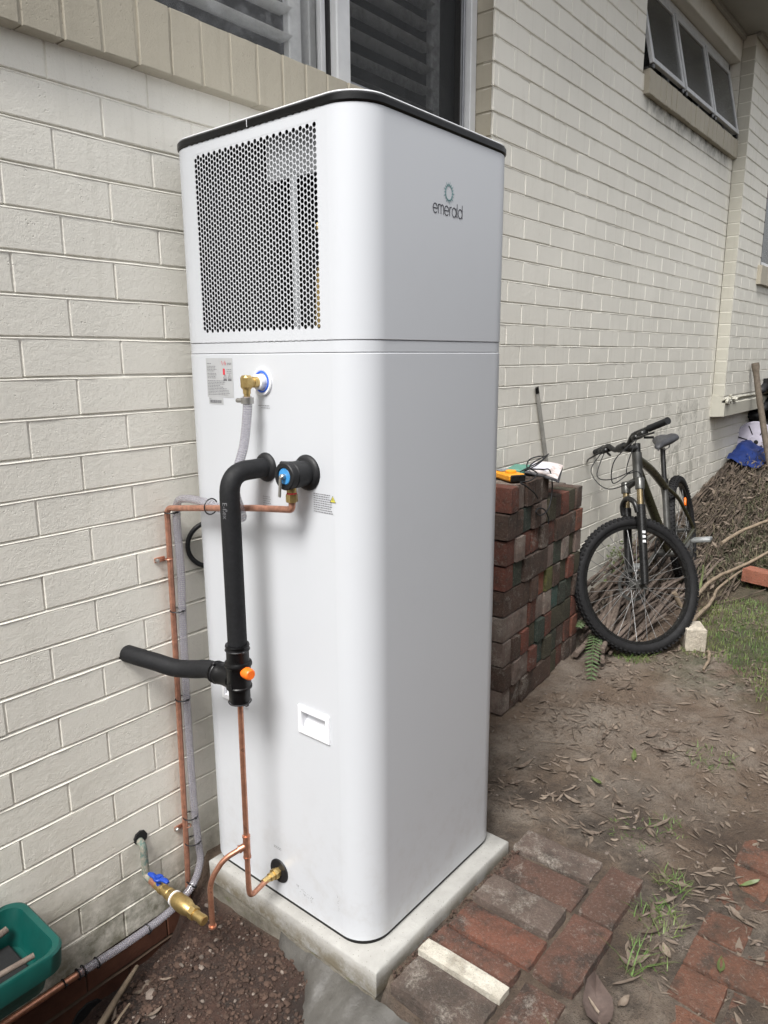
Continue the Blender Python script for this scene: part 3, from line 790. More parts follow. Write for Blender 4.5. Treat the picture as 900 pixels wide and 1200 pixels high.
# unseen fence across the passage, added to shade the lower surfaces
fence = empty('unseen_shade_fence', (2.0, -2.75, -1.95), 'unseen dark timber paling fence added behind the camera for shade', 'fence')
pm_ = MB().box((0, 0, 0), (.145, .018, 2.2), .002).mesh('paling', M['fence'], 30)
for i in range(110): inst('paling', pm_, fence, (-6.0 + i * .15, -2.75 + R.uniform(-.003, .003), -.86 + R.uniform(-.015, .015)))
for z_ in (-1.65, -.35): MB().box((2.2, -2.785, z_), (16.4, .04, .09), .003).build('rail', M['fence'], fence)

# ------------------------------------------------------------------ slab
slab = MB()
sx0, sx1, sy0, sy1 = 1.049, 1.640, -.683, -.080
def slabmesh(mb, x0, x1, y0, y1, z0, z1, b, amp):
    n = 22; ring = []
    pts = []
    for (ax, ay, bx, by) in ((x0, y0, x1, y0), (x1, y0, x1, y1), (x1, y1, x0, y1), (x0, y1, x0, y0)):
        for i in range(n): pts.append((ax + (bx - ax) * i / n, ay + (by - ay) * i / n))
    cx, cy = (x0 + x1) / 2, (y0 + y1) / 2; lv = [(z1, b), (z1 - b, 0), (z1 - .03, 0), (z0 + .01, 0), (z0, .002)]
    vs = []
    for (z, ins) in lv:
        for (x, y) in pts:
            sx = 1 - ins / (x1 - x0) * 2; sy = 1 - ins / (y1 - y0) * 2
            p = V((cx + (x - cx) * sx, cy + (y - cy) * sy, z)); q = noise.noise_vector(V((p.x * 14, p.y * 14, z * 20)))
            vs.append(p + V((q.x * amp, q.y * amp, q.z * amp * (.3 if z > z1 - .02 else 1))))
    m_ = len(pts); fs = []
    for i in range(len(lv) - 1):
        for k in range(m_): fs.append((i * m_ + k, i * m_ + (k + 1) % m_, (i + 1) * m_ + (k + 1) % m_, (i + 1) * m_ + k))
    fs.append(tuple(range(m_ - 1, -1, -1)))
    return mb.add(vs, fs)
slabE = empty('concrete_slab', (1.35, -.38, -2.05), 'pale concrete slab on a rough footing under the white water heater', 'slab')
slabmesh(slab, sx0, sx1, sy0, sy1, -1.985, -1.919, .004, .0018).build('slab_top', M['concrete'], slabE, 50)
slabmesh(MB(), sx0 + .004, sx1 - .003, sy0 + .006, sy1, -2.25, -1.983, .001, .007).build('footing', M['rough_conc'], slabE, 50)
# smeared wet cement beside it
wc = MB(); vs = []; n = 40; mm_ = 8
for i in range(n + 1):
    t = i / n; y = -.36 - t * .42
    for j in range(mm_ + 1):
        u = j / mm_; w = .012 + .25 * ss(.05, .95, t) + .025 * noise.noise(V((t * 5, 0, 0)))
        x = 1.056 - u * w
        z = gz(min(x, 1.04), y) * 1.0 + .020 * (1 - u ** 3) + .02 * (1 - u) ** 3 - .006 * u ** 3 + .004 * noise.noise(V((x * 30, y * 30, 0)))
        vs.append(V((x, y, z)))
wc.add(vs, [(i * (mm_ + 1) + j, (i + 1) * (mm_ + 1) + j, (i + 1) * (mm_ + 1) + j + 1, i * (mm_ + 1) + j + 1) for i in range(n) for j in range(mm_)])
wc = wc.build('cement_smear', M['wetcement'], None, 60); tag(wc, kind='structure')

# ------------------------------------------------------------------ heater
X0, X1, Y0, Y1, RR = 1.075, 1.650, -.637, -.047, .078
heater = empty('water_heater', (1.36, -.34, -1.919), 'tall white heat pump water heater with rounded corners and perforated grille', 'water heater')
def outline(off=0.0, seg=12):
    r = RR + off; pts = []
    for (cx, cy, a0) in ((X1 - RR, Y0 + RR, -90), (X1 - RR, Y1 - RR, 0), (X0 + RR, Y1 - RR, 90), (X0 + RR, Y0 + RR, 180)):
        for k in range(seg + 1):
            a = radians(a0 + 90 * k / seg); pts.append((cx + r * cos(a), cy + r * sin(a)))
    return pts                                   # left face is the segment after the third corner
def shell(z0, z1, off, name, mat, parent, holes=(), top=False, edge=.0015, smooth=30):
    mb = MB(); P = outline(off); Pi = outline(off - edge); n = len(P); lv = [(z0, Pi), (z0 + edge, P), (z1 - edge, P), (z1, Pi)]
    vs = [V((x, y, z)) for (z, q) in lv for (x, y) in q]; fs = []
    iL = 3 * 13 - 1                                # edge from end of third arc to start of fourth
    for i in range(3):
        for k in range(n):
            if i == 1 and k == iL and holes: continue
            l = (k + 1) % n; fs.append((i * n + k, i * n + l, (i + 1) * n + l, (i + 1) * n + k))
    if top: fs.append(tuple(3 * n + k for k in range(n)))
    mb.add(vs, fs)
    if holes:
        xf_ = X0 - off; ya, yb = Y0 + RR, Y1 - RR
        YS = sorted({ya, yb, *[h[0] for h in holes], *[h[1] for h in holes]}); ZS = sorted({z0 + edge, z1 - edge, *[h[2] for h in holes], *[h[3] for h in holes]})
        for a, b in zip(YS[:-1], YS[1:]):
            for c, d in zip(ZS[:-1], ZS[1:]):
                my, mz = (a + b) / 2, (c + d) / 2
                if any(h[0] < my < h[1] and h[2] < mz < h[3] for h in holes): continue
                mb.quad((xf_, b, c), (xf_, a, c), (xf_, a, d), (xf_, b, d))
    return mb.build(name, mat, parent, smooth)
GY0, GY1, GZ0, GZ1 = -.5345, -.1495, -.5065, -.1215
H1 = (-.525, -.440, -1.4105, -1.3580); H2 = (-.243, -.158, -1.4105, -1.3580)
shell(-1.9075, -.5520, 0, 'lower_casing', M['white'], heater, (H1, H2))
shell(-.5515, -.5275, -.0012, 'band', M['white'], heater)
upper = shell(-.5270, -.1000, 0, 'upper_casing', M['white'], heater, ((GY0, GY1, GZ0, GZ1),))
shell(-.0998, -.0835, .0035, 'black_rim', M['blackplastic'], heater, (), True, .003)
shell(-.0835, -.0795, .0005, 'lid', M['white2'], heater, (), True, .0015)
shell(-1.9190, -1.9077, -.004, 'base_gasket', M['blackplastic'], heater, (), True, .001)
# rim joint
MB().box((X0 - .0036, -.338, -.0916), (.001, .0012, .015)).build('rim_joint', M['white2'], heater)
# perforated grille: one sheet of hexagonal cells
sH = .0063; cp = 1.5 * sH; rp = sqrt(3) * sH; gr = MB(); hole_r = .0049
nc = int((GY1 - GY0) / cp) + 3; nr = int((GZ1 - GZ0) / rp) + 3; cyc = (GY0 + GY1) / 2; czc = (GZ0 + GZ1) / 2
xg = X0 + .0002; th = .0011
for ic in range(nc + 1):
    for ir in range(nr + 1):
        y = cyc + (ic - nc / 2) * cp; z = czc + (ir - nr / 2) * rp + (rp / 2 if ic % 2 else 0)
        inside = GY0 + .0045 < y < GY1 - .0045 and GZ0 + .006 < z < GZ1 - .006
        outer = []
        for k in range(6):
            a = pi / 3 * k; b = pi / 3 * (k + 1); p = V((cos(a), sin(a))) * sH; q = V((cos(b), sin(b))) * sH
            outer += [p, (p + q) / 2]
        if not inside:
            gr.add([(xg, y + outer[2 * k].x, z + outer[2 * k].y) for k in range(6)], [(5, 4, 3, 2, 1, 0)]); continue
        inn = [V((cos(pi / 6 * k), sin(pi / 6 * k))) * hole_r for k in range(12)]
        vs = [(xg, y + p.x, z + p.y) for p in outer] + [(xg, y + p.x, z + p.y) for p in inn] + [(xg + th, y + p.x, z + p.y) for p in inn]
        fs = [(k, (k + 1) % 12, 12 + (k + 1) % 12, 12 + k) for k in range(12)] + [(12 + k, 12 + (k + 1) % 12, 24 + (k + 1) % 12, 24 + k) for k in range(12)]
        gr.add(vs, fs)
gr.build('grille', M['white'], heater, 30)
cv = MB(); D = .13
cv.box((X0 + D, cyc, czc), (.004, GY1 - GY0 + .03, GZ1 - GZ0 + .02))
for yy in (GY0 - .012, GY1 + .012): cv.box((X0 + D / 2 + .004, yy, czc), (D - .01, .003, GZ1 - GZ0 + .02))
for zz in (GZ0 - .008, GZ1 + .008): cv.box((X0 + D / 2 + .004, cyc, zz), (D - .01, GY1 - GY0 + .02, .003))
cv.build('grille_cavity', M['dark'], heater)
fn = MB()
for i in range(60): fn.box((X0 + .06, -.37 - 0 + .215 * i / 60 + .0, czc), (.05, .0010, .36))
fn.build('coil_fins', M['finblack'], heater)
MB().box((X0 + .026, -.449, -.163), (.004, .172, .085), .001).build('bracket_plate', M['fin'], heater)
MB().box((X0 + .020, -.446, -.355), (.004, .015, .30), .001).build('steel_strip', M['finwhite'], heater)
MB().tube(smooth_path([(X0 + .03, -.50, -.50), (X0 + .03, -.505, -.40), (X0 + .03, -.525, -.35), (X0 + .035, -.50, -.30)], 6), .009, 8).build('inner_pipe', M['brass'], heater)
# recessed carry handles
for h in (H1, H2):
    y0_, y1_, z0_, z1_ = h; hb = MB(); X = X0
    o = [(y0_ - .008, z0_ - .008), (y1_ + .008, z0_ - .008), (y1_ + .008, z1_ + .009), (y0_ - .008, z1_ + .009)]; i_ = [(y0_ + .004, z0_ + .004), (y1_ - .004, z0_ + .004), (y1_ - .004, z1_ - .004), (y0_ + .004, z1_ - .004)]
    vs = [(X - .0003, a, b) for a, b in o] + [(X - .0045, a + (.0015 if a < (y0_ + y1_) / 2 else -.0015), b + (.0015 if b < (z0_ + z1_) / 2 else -.0015)) for a, b in o] + [(X - .0045, a, b) for a, b in i_] + [(X + .004, a, b) for a, b in i_]
    fs = []
    for r_ in range(3):
        for k in range(4): fs.append((r_ * 4 + k, r_ * 4 + (k + 1) % 4, (r_ + 1) * 4 + (k + 1) % 4, (r_ + 1) * 4 + k))
    hb.add(vs, fs)
    (ya, za), (yb, _), (_, zb) = i_[0], i_[1], i_[2]
    # pocket: slopes in and up from the bottom lip
    hb.add([(X + .002, ya, za), (X + .002, yb, za), (X + .030, yb, zb), (X + .030, ya, zb), (X + .004, ya, zb), (X + .004, yb, zb)],
           [(0, 1, 2, 3), (3, 2, 5, 4), (0, 3, 4), (1, 5, 2)])
    hb.build('carry_handle', M['white2'], heater, 25)

# flat print
def strip(mb, pts, w, nrm, mi=0):
    """flat ribbon of width w through 3D points lying in the plane with normal nrm"""
    P = [V(p) for p in pts]; n = len(P); vs = []
    for i in range(n):
        t = (P[min(i + 1, n - 1)] - P[max(i - 1, 0)]).normalized(); sd_ = t.cross(nrm).normalized() * w / 2
        vs += [P[i] + sd_, P[i] - sd_]
    mb.add(vs, [(2 * i, 2 * i + 1, 2 * i + 3, 2 * i + 2) for i in range(n - 1)], None, mi)
def arc(cx, cy, r, a0, a1, n=12, ry=None): return [(cx + r * cos(radians(a0 + (a1 - a0) * i / n)), cy + (ry or r) * sin(radians(a0 + (a1 - a0) * i / n))) for i in range(n + 1)]
h = .5
GL = {'e': ([arc(.42, h, .40, 0, 318, 16, .5), [(.02, h), (.82, h)]], .95),
      'm': ([[(.05, 0), (.05, 1)], arc(.30, .72, .25, 180, 0, 8, .28), [(.55, .72), (.55, 0)], arc(.80, .72, .25, 180, 0, 8, .28), [(1.05, .72), (1.05, 0)]], 1.22),
      'r': ([[(.05, 0), (.05, 1)], arc(.38, .62, .33, 180, 80, 7, .38)], .50),
      'a': ([arc(.42, h, .40, 0, 360, 18, .5), [(.82, 1), (.82, .0)]], .97),
      'l': ([[(.05, 1.5), (.05, .15), (.14, 0)]], .26),
      'd': ([arc(.42, h, .40, 0, 360, 18, .5), [(.82, 1.5), (.82, 0)]], .95)}
lg_ = MB(); word = 'emerald'; tot = sum(GL[c][1] for c in word); S = .0185; sxw = .112 / tot; cx = 1.308; zb = -.2655; yf = Y0 - .0007
for ch in word:
    for st in GL[ch][0]: strip(lg_, [(cx + a * sxw, yf, zb + b * S) for a, b in st], .0021, V((0, -1, 0)))
    cx += GL[ch][1] * sxw
lg_.build('logo_lettering', M['navyink'], heater, 0)
rg = MB(); c0 = (1.366, -.2195)
strip(rg, [(c0[0] + .0125 * cos(t), yf, c0[1] + .0150 * sin(t)) for t in [2 * pi * i / 36 for i in range(37)]], .0030, V((0, -1, 0)))
for i in range(18):
    t = 2 * pi * i / 18; u = V((cos(t), 0, sin(t) * 1.12)); w = V((-sin(t), 0, cos(t))) * .0017; b = V((c0[0], yf, c0[1]))
    r2_ = .0215 if i % 2 == 0 else .0190
    rg.add([b + u * .0135 + w, b + u * .0135 - w, b + u * r2_], [(0, 1, 2)])
rg.build('logo_sun_ring', M['tealink'], heater, 0)

# rating plate sticker
def onL(y, z, d=.0006): return (X0 - d, y, z)
def rectL(mb, ya, yb, za, zb, d, mi=0): mb.quad(onL(ya, za, d), onL(yb, za, d), onL(yb, zb, d), onL(ya, zb, d), mi)
st = MB(); rectL(st, -.156, -.252, -.650, -.561, .0006); rectL(st, -.160, -.2135, -.6665, -.6505, .0006)
stick_ = st.build('rating_plate', M['label'], heater, 0)
ik = MB(); R2 = random.Random(3)
def txt(ya, yb, z, hgt=.0011, frac=1.0, d=.0010, mb=None):
    y = ya; mb = mb or ik
    while y > yb:
        w = R2.uniform(.002, .007)
        rectL(mb, y, max(y - w, yb), z, z + hgt, d); y -= w + .0014
for z in (-.574,): txt(-.160, -.176, z, .0014)
for z in (-.580, -.5835, -.587, -.5905, -.596, -.5995, -.603, -.6065): txt(-.160, -.160 - R2.uniform(.022, .036), z)
for z in (-.613, -.6165, -.620, -.6235, -.627): txt(-.160, -.160 - R2.uniform(.045, .064), z)
for z in (-.6305, -.634, -.6375, -.641, -.6445): txt(-.160, -.160 - R2.uniform(.05, .085), z)
for z in (-.573, -.576): txt(-.234, -.248, z)
for z in (-.587, -.591, -.595): txt(-.231, -.247, z)
txt(-.163, -.170, -.655); 
y = -.165
while y > -.207: w = R2.choice((.0008, .0014, .0022)); rectL(ik, y, y - w, -.6635, -.6565, .0010); y -= w + R2.choice((.0008, .0012))
for (cy_, cz_) in ((-.2245, -.606), (-.2405, -.606)):
    strip(ik, [onL(cy_ + .006, cz_, .0010), onL(cy_, cz_ + .010, .0010), onL(cy_ - .006, cz_, .0010), onL(cy_ + .006, cz_, .0010)], .0012, V((-1, 0, 0)))
    rectL(ik, cy_ + .006, cy_ - .006, cz_ - .006, cz_ - .002, .0010)
    rectL(ik, cy_ + .0005, cy_ - .0005, cz_ + .002, cz_ + .006, .0010)
ik.build('plate_print', M['inkgrey'], stick_, 0)
rd = MB(); rectL(rd, -.2175, -.2245, -.5985, -.5845, .0011)
strip(rd, [onL(-.214, -.5675, .0011), onL(-.2175, -.577, .0011), onL(-.2205, -.570, .0011), onL(-.2235, -.577, .0011), onL(-.2265, -.5675, .0011)], .0015, V((-1, 0, 0)))
strip(rd, [onL(-.2285, -.577, .0011), onL(-.2285, -.571, .0011)], .0015, V((-1, 0, 0)))
rd.build('plate_red_print', M['redink'], stick_, 0)
# small printed notes on the casing
nt_ = MB()
for i, z in enumerate((-.664, -.669)): txt(-.335 - .01 * i, -.372, z, .0012, mb=nt_)
for i, z in enumerate((-.868, -.873, -.878, -.883, -.888, -.893)): txt(-.338, -.362 - .002 * (i % 2), z, .0010, mb=nt_)
for i in range(9): txt(-.500, -.545 - R2.uniform(0, .012), -.843 - i * .0048, .0016, mb=nt_)
for i, z in enumerate((-1.772, -1.776)): txt(-.325, -.352, z, .0012, mb=nt_)
nt_.build('printed_notes', M['inkgrey'], heater, 0)
yt = MB(); yt.add([onL(-.548, -.856), onL(-.564, -.856), onL(-.556, -.8425)], [(0, 1, 2)]); yt.build('warning_triangle', M['yellowink'], heater, 0)
yt = MB(); strip(yt, [onL(-.548, -.856, .0009), onL(-.564, -.856, .0009), onL(-.556, -.8425, .0009), onL(-.548, -.856, .0009)], .0011, V((-1, 0, 0))); rectL(yt, -.5555, -.5565, -.853, -.8475, .0009)
yt.build('warning_triangle_print', M['ink'], heater, 0)
# scuffs near the drain
sc = MB()
for i in range(46):
    y = -.40 - R2.random() * .06; z = -1.842 - (y + .40) * -.25 - R2.random() * .018; w = R2.uniform(.0006, .002); rectL(sc, y, y - w, z, z + w, .0004)
for i in range(14):
    y = -.545 + R2.uniform(-.004, .004); z = -1.80 - R2.random() * .05; w = R2.uniform(.0006, .0018); rectL(sc, y, y - w, z, z + w, .0004)
sc.build('dirt_specks', M['inkgrey'], heater, 0)

# fittings mounted on the heater
AX = V((-1, 0, 0))
c = V((X0, -.352, -.612))
o = MB().lathe(c, AX, [(0, .0305), (.003, .0305), (.005, .0285), (.004, .024), (.002, .022)], 32); o.build('outlet_flange', M['white2'], heater)
MB().torus(c + AX * .0035, AX, .0215, .0022, 32, 8).build('blue_ring', M['blueringm'], heater)
MB().lathe(c, AX, [(.002, .0165), (.017, .0165), (.018, .0150)], 28).build('outlet_socket', M['white2'], heater)
el = MB().lathe(c, AX, [(.015, .0118), (.030, .0118), (.030, .0105), (.040, .0105)], 20)
ecx = c + AX * .046
el.box(ecx, (.023, .022, .030), .005); el.lathe(ecx + V((0, 0, -.012)), (0, 0, -1), [(0, .0085), (.012, .0085), (.012, .007), (.034, .007)], 16)
el.build('brass_elbow', M['brass'], heater)

# hot outlet collar
c2 = V((X0, -.353, -.800))
MB().lathe(c2, AX, [(0, .033), (.002, .033), (.006, .031), (.010, .024)], 32).build('outlet_collar', M['rubber'], heater)
# relief valve
c3 = V((X0, -.482, -.800))
MB().lathe(c3, AX, [(0, .0385), (.002, .0385), (.006, .036), (.009, .030)], 36).build('valve_collar', M['rubber'], heater)
tp = MB().lathe(c3, AX, [(.006, .027), (.024, .027), (.025, .0285), (.048, .0285), (.050, .027), (.052, .029), (.066, .029), (.068, .027), (.068, .019), (.063, .018)], 36)
tp.tube(bend_path([c3 + AX * .02 + V((0, .018, .020)), c3 + AX * .05 + V((0, .016, .024)), c3 + AX * .062 + V((0, .012, .026))], .005), .0045, 8)
tp.build('relief_valve_body', M['rubber'], heater)
MB().lathe(c3, AX, [(.060, .0175), (.065, .0175), (.0665, .016)], 28).build('relief_valve_disc', M['bluecap'], heater)
lv = MB().lathe(c3, AX, [(.064, .006), (.074, .006), (.076, .004)], 12)
lv.box(c3 + V((-.078, .001, -.020)), (.004, .008, .045), .0015, Matrix.Rotation(.12, 3, 'X')); lv.build('relief_lever', M['steel'], heater)
nb = MB(); q0 = c3 + V((-.047, 0, -.024))
nb.lathe(q0, (0, 0, -1), [(0, .0105), (.012, .0105), (.012, .009), (.015, .009)], 16); nb.lathe(q0 + V((0, 0, -.015)), (0, 0, -1), [(0, .0115), (.001, .0128), (.017, .0128), (.018, .011)], 6)
nb.build('brass_nut', M['brass'], heater, 20)
MB().lathe(q0 + V((0, 0, -.0125)), (0, 0, -1), [(0, .0108), (.0025, .0108)], 16).build('red_washer', M['redink'], heater)
# cold inlet
c4 = V((X0, -.342, -1.838))
MB().lathe(c4, AX, [(0, .0315), (.002, .0315), (.004, .030), (.005, .012)], 36).build('inlet_collar', M['rubber'], heater)
bi = MB().lathe(c4, AX, [(.003, .0125), (.011, .0125), (.011, .0145), (.022, .0145), (.023, .011), (.034, .011), (.034, .0085), (.056, .0080)], 6)
bi.build('brass_inlet', M['brass'], heater, 20)

# ------------------------------------------------------------------ pipework
# hot lagged pipe
RUNX = .968
lag = MB().tube(bend_path([c2 + AX * .004, (RUNX, -.353, -.800), (RUNX + .001, -.353, -1.235)], .05, 10), .0218, 24)
hp = empty('lagged_pipe', (RUNX, -.353, -1.24), 'black foam lagged hot pipe bending down from the heater to the black mixing valve', 'pipe')
lag.build('foam_sleeve', M['matteblack'], hp, 50)
def text_mesh(body, size):
    cu = bpy.data.curves.new('print', 'FONT'); cu.body = body; cu.size = size; ob = bpy.data.objects.new('print', cu)
    col.objects.link(ob); bpy.context.view_layer.update(); dg = bpy.context.evaluated_depsgraph_get()
    me = bpy.data.meshes.new_from_object(ob.evaluated_get(dg)); vs = [V(v_.co) for v_ in me.vertices]; fs = [tuple(p.vertices) for p in me.polygons]
    bpy.data.objects.remove(ob); bpy.data.curves.remove(cu); bpy.data.meshes.remove(me); return vs, fs
vs, fs = text_mesh('E-flex', .016)
pv = []
for v_ in vs:                                        # text runs down the pipe, wrapped on its cylinder
    s_ = v_.x; t_ = v_.y; a = t_ / .0219 + radians(186); r_ = .0221
    pv.append(V((RUNX + r_ * cos(a), -.353 + r_ * sin(a) * 1.0, -.860 - s_)))
MB().add(pv, fs).build('sleeve_print', M['inkgrey'], hp, 0)

# mixing valve with insulation jacket
mv = empty('mixing_valve', (RUNX, -.353, -1.29), 'glossy black tempering valve jacket with orange cap joining three lagged pipes', 'valve')
j = MB()
zt = -1.186
j.lathe((RUNX, -.353, zt), (0, 0, -1), [(0, .022), (0, .0265), (.004, .0275), (.006, .0255), (.010, .0255), (.012, .0265), (.014, .0255), (.040, .0255), (.042, .030), (.046, .0315), (.050, .0315), (.053, .029), (.055, .028),
        (.098, .0275), (.100, .0295), (.104, .0295), (.106, .0245), (.136, .0240), (.139, .0225), (.140, .012)], 32)
j.build('jacket', M['blackplastic'], mv, 40)
j = MB().lathe((RUNX, -.353 + .020, -1.277), (0, 1, 0), [(0, .023), (.040, .023), (.042, .0245), (.060, .0245), (.061, .0265), (.064, .0265), (.066, .024), (.066, .020)], 28)
j.build('side_branch', M['blackplastic'], mv, 40)
j = MB().lathe((RUNX - .022, -.353, -1.282), (-1, 0, 0), [(0, .010), (.0065, .010), (.007, .0085)], 20); j.build('round_boss', M['blackplastic'], mv)
j = MB().lathe((RUNX - .002, -.373, -1.246), V((-.12, -1, .0)), [(0, .0125), (.008, .0125), (.008, .0135), (.027, .0130), (.030, .0105)], 10); j.build('orange_cap', M['orange'], mv, 50)
j = MB()
for z_ in (-1.199, -1.325):
    j = MB().torus((RUNX, -.353, z_), (0, 0, 1), .0268 if z_ > -1.3 else .0252, .0016, 28, 6); j.box((RUNX - .004, -.381, z_), (.010, .008, .006), .002); j.build('cable_tie', M['zip'], mv)
j = MB().torus((RUNX, -.280, -1.277), (0, 1, 0), .0252, .0016, 28, 6); j.box((RUNX - .012, -.28, -1.251), (.008, .006, .008), .002); j.build('cable_tie', M['zip'], mv)
# lagged pipe into the wall
lp = MB().tube(smooth_path([(RUNX, -.283, -1.277), (RUNX, -.24, -1.279), (.962, -.195, -1.290), (.945, -.140, -1.296), (.925, -.085, -1.288), (.910, -.040, -1.283), (.902, .010, -1.282)], 6), .0215, 24)
o = lp.build('lagged_pipe', M['matteblack'], None, 50); tag(o, 'short black foam lagged pipe curving from the valve into the brick wall', 'pipe')

# copper from relief valve to the wall and down
def ties(parent, lst, rad_, flat_=1.0):
    for (p, ax) in lst:
        t_ = MB().torus(p, ax, rad_, .0017, 22, 6); a = V(ax).cross(V((1, 0, 0))).normalized()
        t_.box(V(p) + V((0, -rad_ - .002, 0)) + V((.004, 0, 0)), (.006, .005, .005), .001); t_.build('cable_tie', M['zip'], parent)
q1 = q0 + V((0, 0, -.030))
path = bend_path([q1, q1 + V((0, 0, -.040)), (1.030, -.40, -.884), (1.028, -.055, -.914), (1.028, -.020, -.925), (1.024, -.018, -1.10), (1.026, -.018, -1.60), (1.012, -.018, -2.04)], [.03, .05, .02, .02, .1, .1])
path = bend_path([q1, (q1.x, q1.y, -.873), (1.030, -.355, -.886), (1.034, -.018, -.930), (1.030, -.018, -1.30), (1.020, -.018, -1.95), (1.015, -.018, -2.05)], [.032, .03, .018, .1, .1])
cp_ = empty('copper_drain_pipe', (1.03, -.02, -1.3), 'long copper pipe from the relief valve along to the wall corner and down the brickwork', 'pipe')
MB().tube(path, .0075, 14).build('pipe', M['copper_dull'], cp_, 60)
for z_ in (-1.062, -1.830):
    k_ = MB().torus((1.030, -.018, z_), (0, 0, 1), .0085, .0018, 20, 6); k_.box((1.012, -.003, z_), (.030, .003, .013), .001)
    k_.build('saddle_clip', M['copper_dull'], cp_)
    MB().lathe((1.002, -.005, z_), (0, -1, 0), [(0, .0055), (.006, .0055), (.008, .004)], 6).build('screw', M['steel'], cp_)

# clear braided hose
hs_pts = [ecx + V((0, 0, -.030)), ecx + V((-.001, .000, -.060)), (1.022, -.343, -.745), (1.008, -.334, -.800), (1.003, -.330, -.850), (1.012, -.330, -.885), (1.024, -.320, -.912), (1.038, -.25, -.908),
          (1.047, -.16, -.900), (1.047, -.085, -.900), (1.048, -.045, -.915), (1.048, -.036, -.965), (1.050, -.036, -1.10), (1.045, -.036, -1.25), (1.041, -.036, -1.50), (1.042, -.036, -1.75), (1.048, -.036, -1.88),
          (1.047, -.040, -1.945), (1.010, -.045, -1.998), (.930, -.045, -2.030), (.800, -.045, -2.036), (.674, -.045, -2.030)]
hose = empty('clear_hose', (1.05, -.04, -1.4), 'clear braided hose with lilac threads strapped beside the copper pipe and along the wall foot', 'hose')
MB().tube(smooth_path(hs_pts, 10), .0104, 18, cap=False).build('hose_tube', M['hose'], hose, 60)
hc = MB().lathe(ecx + V((0, 0, -.032)), (0, 0, -1), [(0, .0122), (0, .0138), (.013, .0138), (.013, .0122)], 24); hc.build('hose_clamp', M['steel'], hose)
MB().lathe(ecx + V((-.004, .013, -.0385)), V((-.3, 1, 0)), [(0, .005), (.012, .005), (.014, .0038)], 8).build('clamp_screw', M['steel'], hose)
for (p, ax, r_) in (((1.041, -.027, -.940), (0, 0, 1), .018), ((1.040, -.190, -.905), (.0, 1, .05), .019), ((1.039, -.028, -1.200), (0, 0, 1), .019), ((1.035, -.028, -1.446), (0, 0, 1), .019), ((1.034, -.028, -1.797), (0, 0, 1), .020),
                    ((1.036, -.028, -1.876), (0, 0, 1), .022), ((1.012, -.042, -1.995), (.7, 0, .6), .015), ((.868, -.045, -2.036), (1, 0, 0), .0135), ((.725, -.045, -2.034), (1, 0, 0), .0135), ((.690, -.045, -2.031), (1, 0, 0), .0135), ((.676, -.045, -2.031), (1, 0, 0), .0135), ((.640, -.045, -2.030), (1, 0, 0), .0105)):
    t_ = MB().torus(p, ax, r_, .0017, 22, 6, sq=1.0); t_.box(V(p) + V((.002, -r_ - .001, .001)), (.006, .006, .005), .001); t_.build('cable_tie', M['zip'], hose)
o = MB().tube([(.690, -.045, -2.031), (.56, -.045, -2.030), (.36, -.045, -2.030), (.0, -.045, -2.03)], .0085, 16).build('copper_pipe', M['copper'], None, 60)
tag(o, 'bright copper pipe leaving the hose end along the foot of the wall', 'pipe')

# cold feed
cf = empty('copper_feed_pipe', (.968, -.353, -1.6), 'thin copper feed pipe dropping from the mixing valve to a tee and the heater inlet', 'pipe')
zt_ = -1.700
MB().tube(bend_path([(RUNX, -.353, -1.33), (.9665, -.353, -1.60), (.9655, -.353, -1.80), (.968, -.352, -1.842), (c4.x - .040, -.342, -1.838)], [.05, .012, .035], 10), .0066, 14).build('pipe', M['copper'], cf, 60)
te = MB().lathe((.966, -.353, zt_ + .030), (0, 0, -1), [(0, .0072), (0, .0095), (.004, .0098), (.004, .0088), (.056, .0088), (.056, .0098), (.060, .0095), (.060, .0072)], 18)
te.lathe((.966, -.353, zt_ + .003), V((-.6, .40, -.28)), [(0, .0085), (.016, .0085), (.016, .0095), (.020, .0095)], 16)
te.build('tee_fitting', M['copper'], cf, 40)
MB().tube(bend_path([(.960, -.349, -1.700), (.922, -.322, -1.722), (.893, -.300, -1.775), (.893, -.300, -1.905)], [.02, .05], 10), .0066, 14).build('branch_pipe', M['copper'], cf, 60)
MB().lathe((.893, -.300, -1.898), (0, 0, -1), [(0, .0098), (.005, .0098), (.006, .008)], 18).build('collar', M['copper'], cf)
# old pipe from the wall and brass valve
op = MB().tube(bend_path([(.893, .03, -1.800), (.889, -.022, -1.806), (.888, -.026, -1.895), (.888, -.050, -1.897), (.888, -.06, -1.897)], [.016, .012, .003], 8), .0098, 16)
o = op.build('old_pipe', M['verdigris'], None, 60); tag(o, 'corroded green pipe stub coming out of a hole in the brick wall', 'pipe')
MB().lathe((.895, .006, -1.797), (0, -1, 0), [(0, .020), (.0115, .019)], 9).build('pipe_hole', M['dark'], house)
bv = empty('brass_valve', (.888, -.06, -1.897), 'brass stop valve and filter with blue butterfly handle beside the wall foot', 'valve')
MB().lathe((.888, -.052, -1.897), (0, -1, 0), [(0, .0105), (.016, .0105), (.017, .0125), (.026, .0125)], 20).build('copper_union', M['copper'], bv)
b_ = MB().lathe((.888, -.078, -1.897), (0, -1, 0), [(0, .0125), (.018, .0125), (.018, .0145), (.026, .0145), (.028, .0125), (.046, .0135), (.048, .0150), (.052, .0150), (.054, .0135), (.058, .0155),
        (.078, .0155), (.080, .017), (.086, .0195), (.100, .0205), (.124, .0205), (.132, .018), (.140, .0160), (.146, .0135)], 24)
b_.build('valve_body', M['brass'], bv, 30)
MB().lathe((.888, -.152, -1.897), (0, -1, 0), [(0, .0190), (.004, .0190)], 24).build('white_tape', M['white2'], bv)
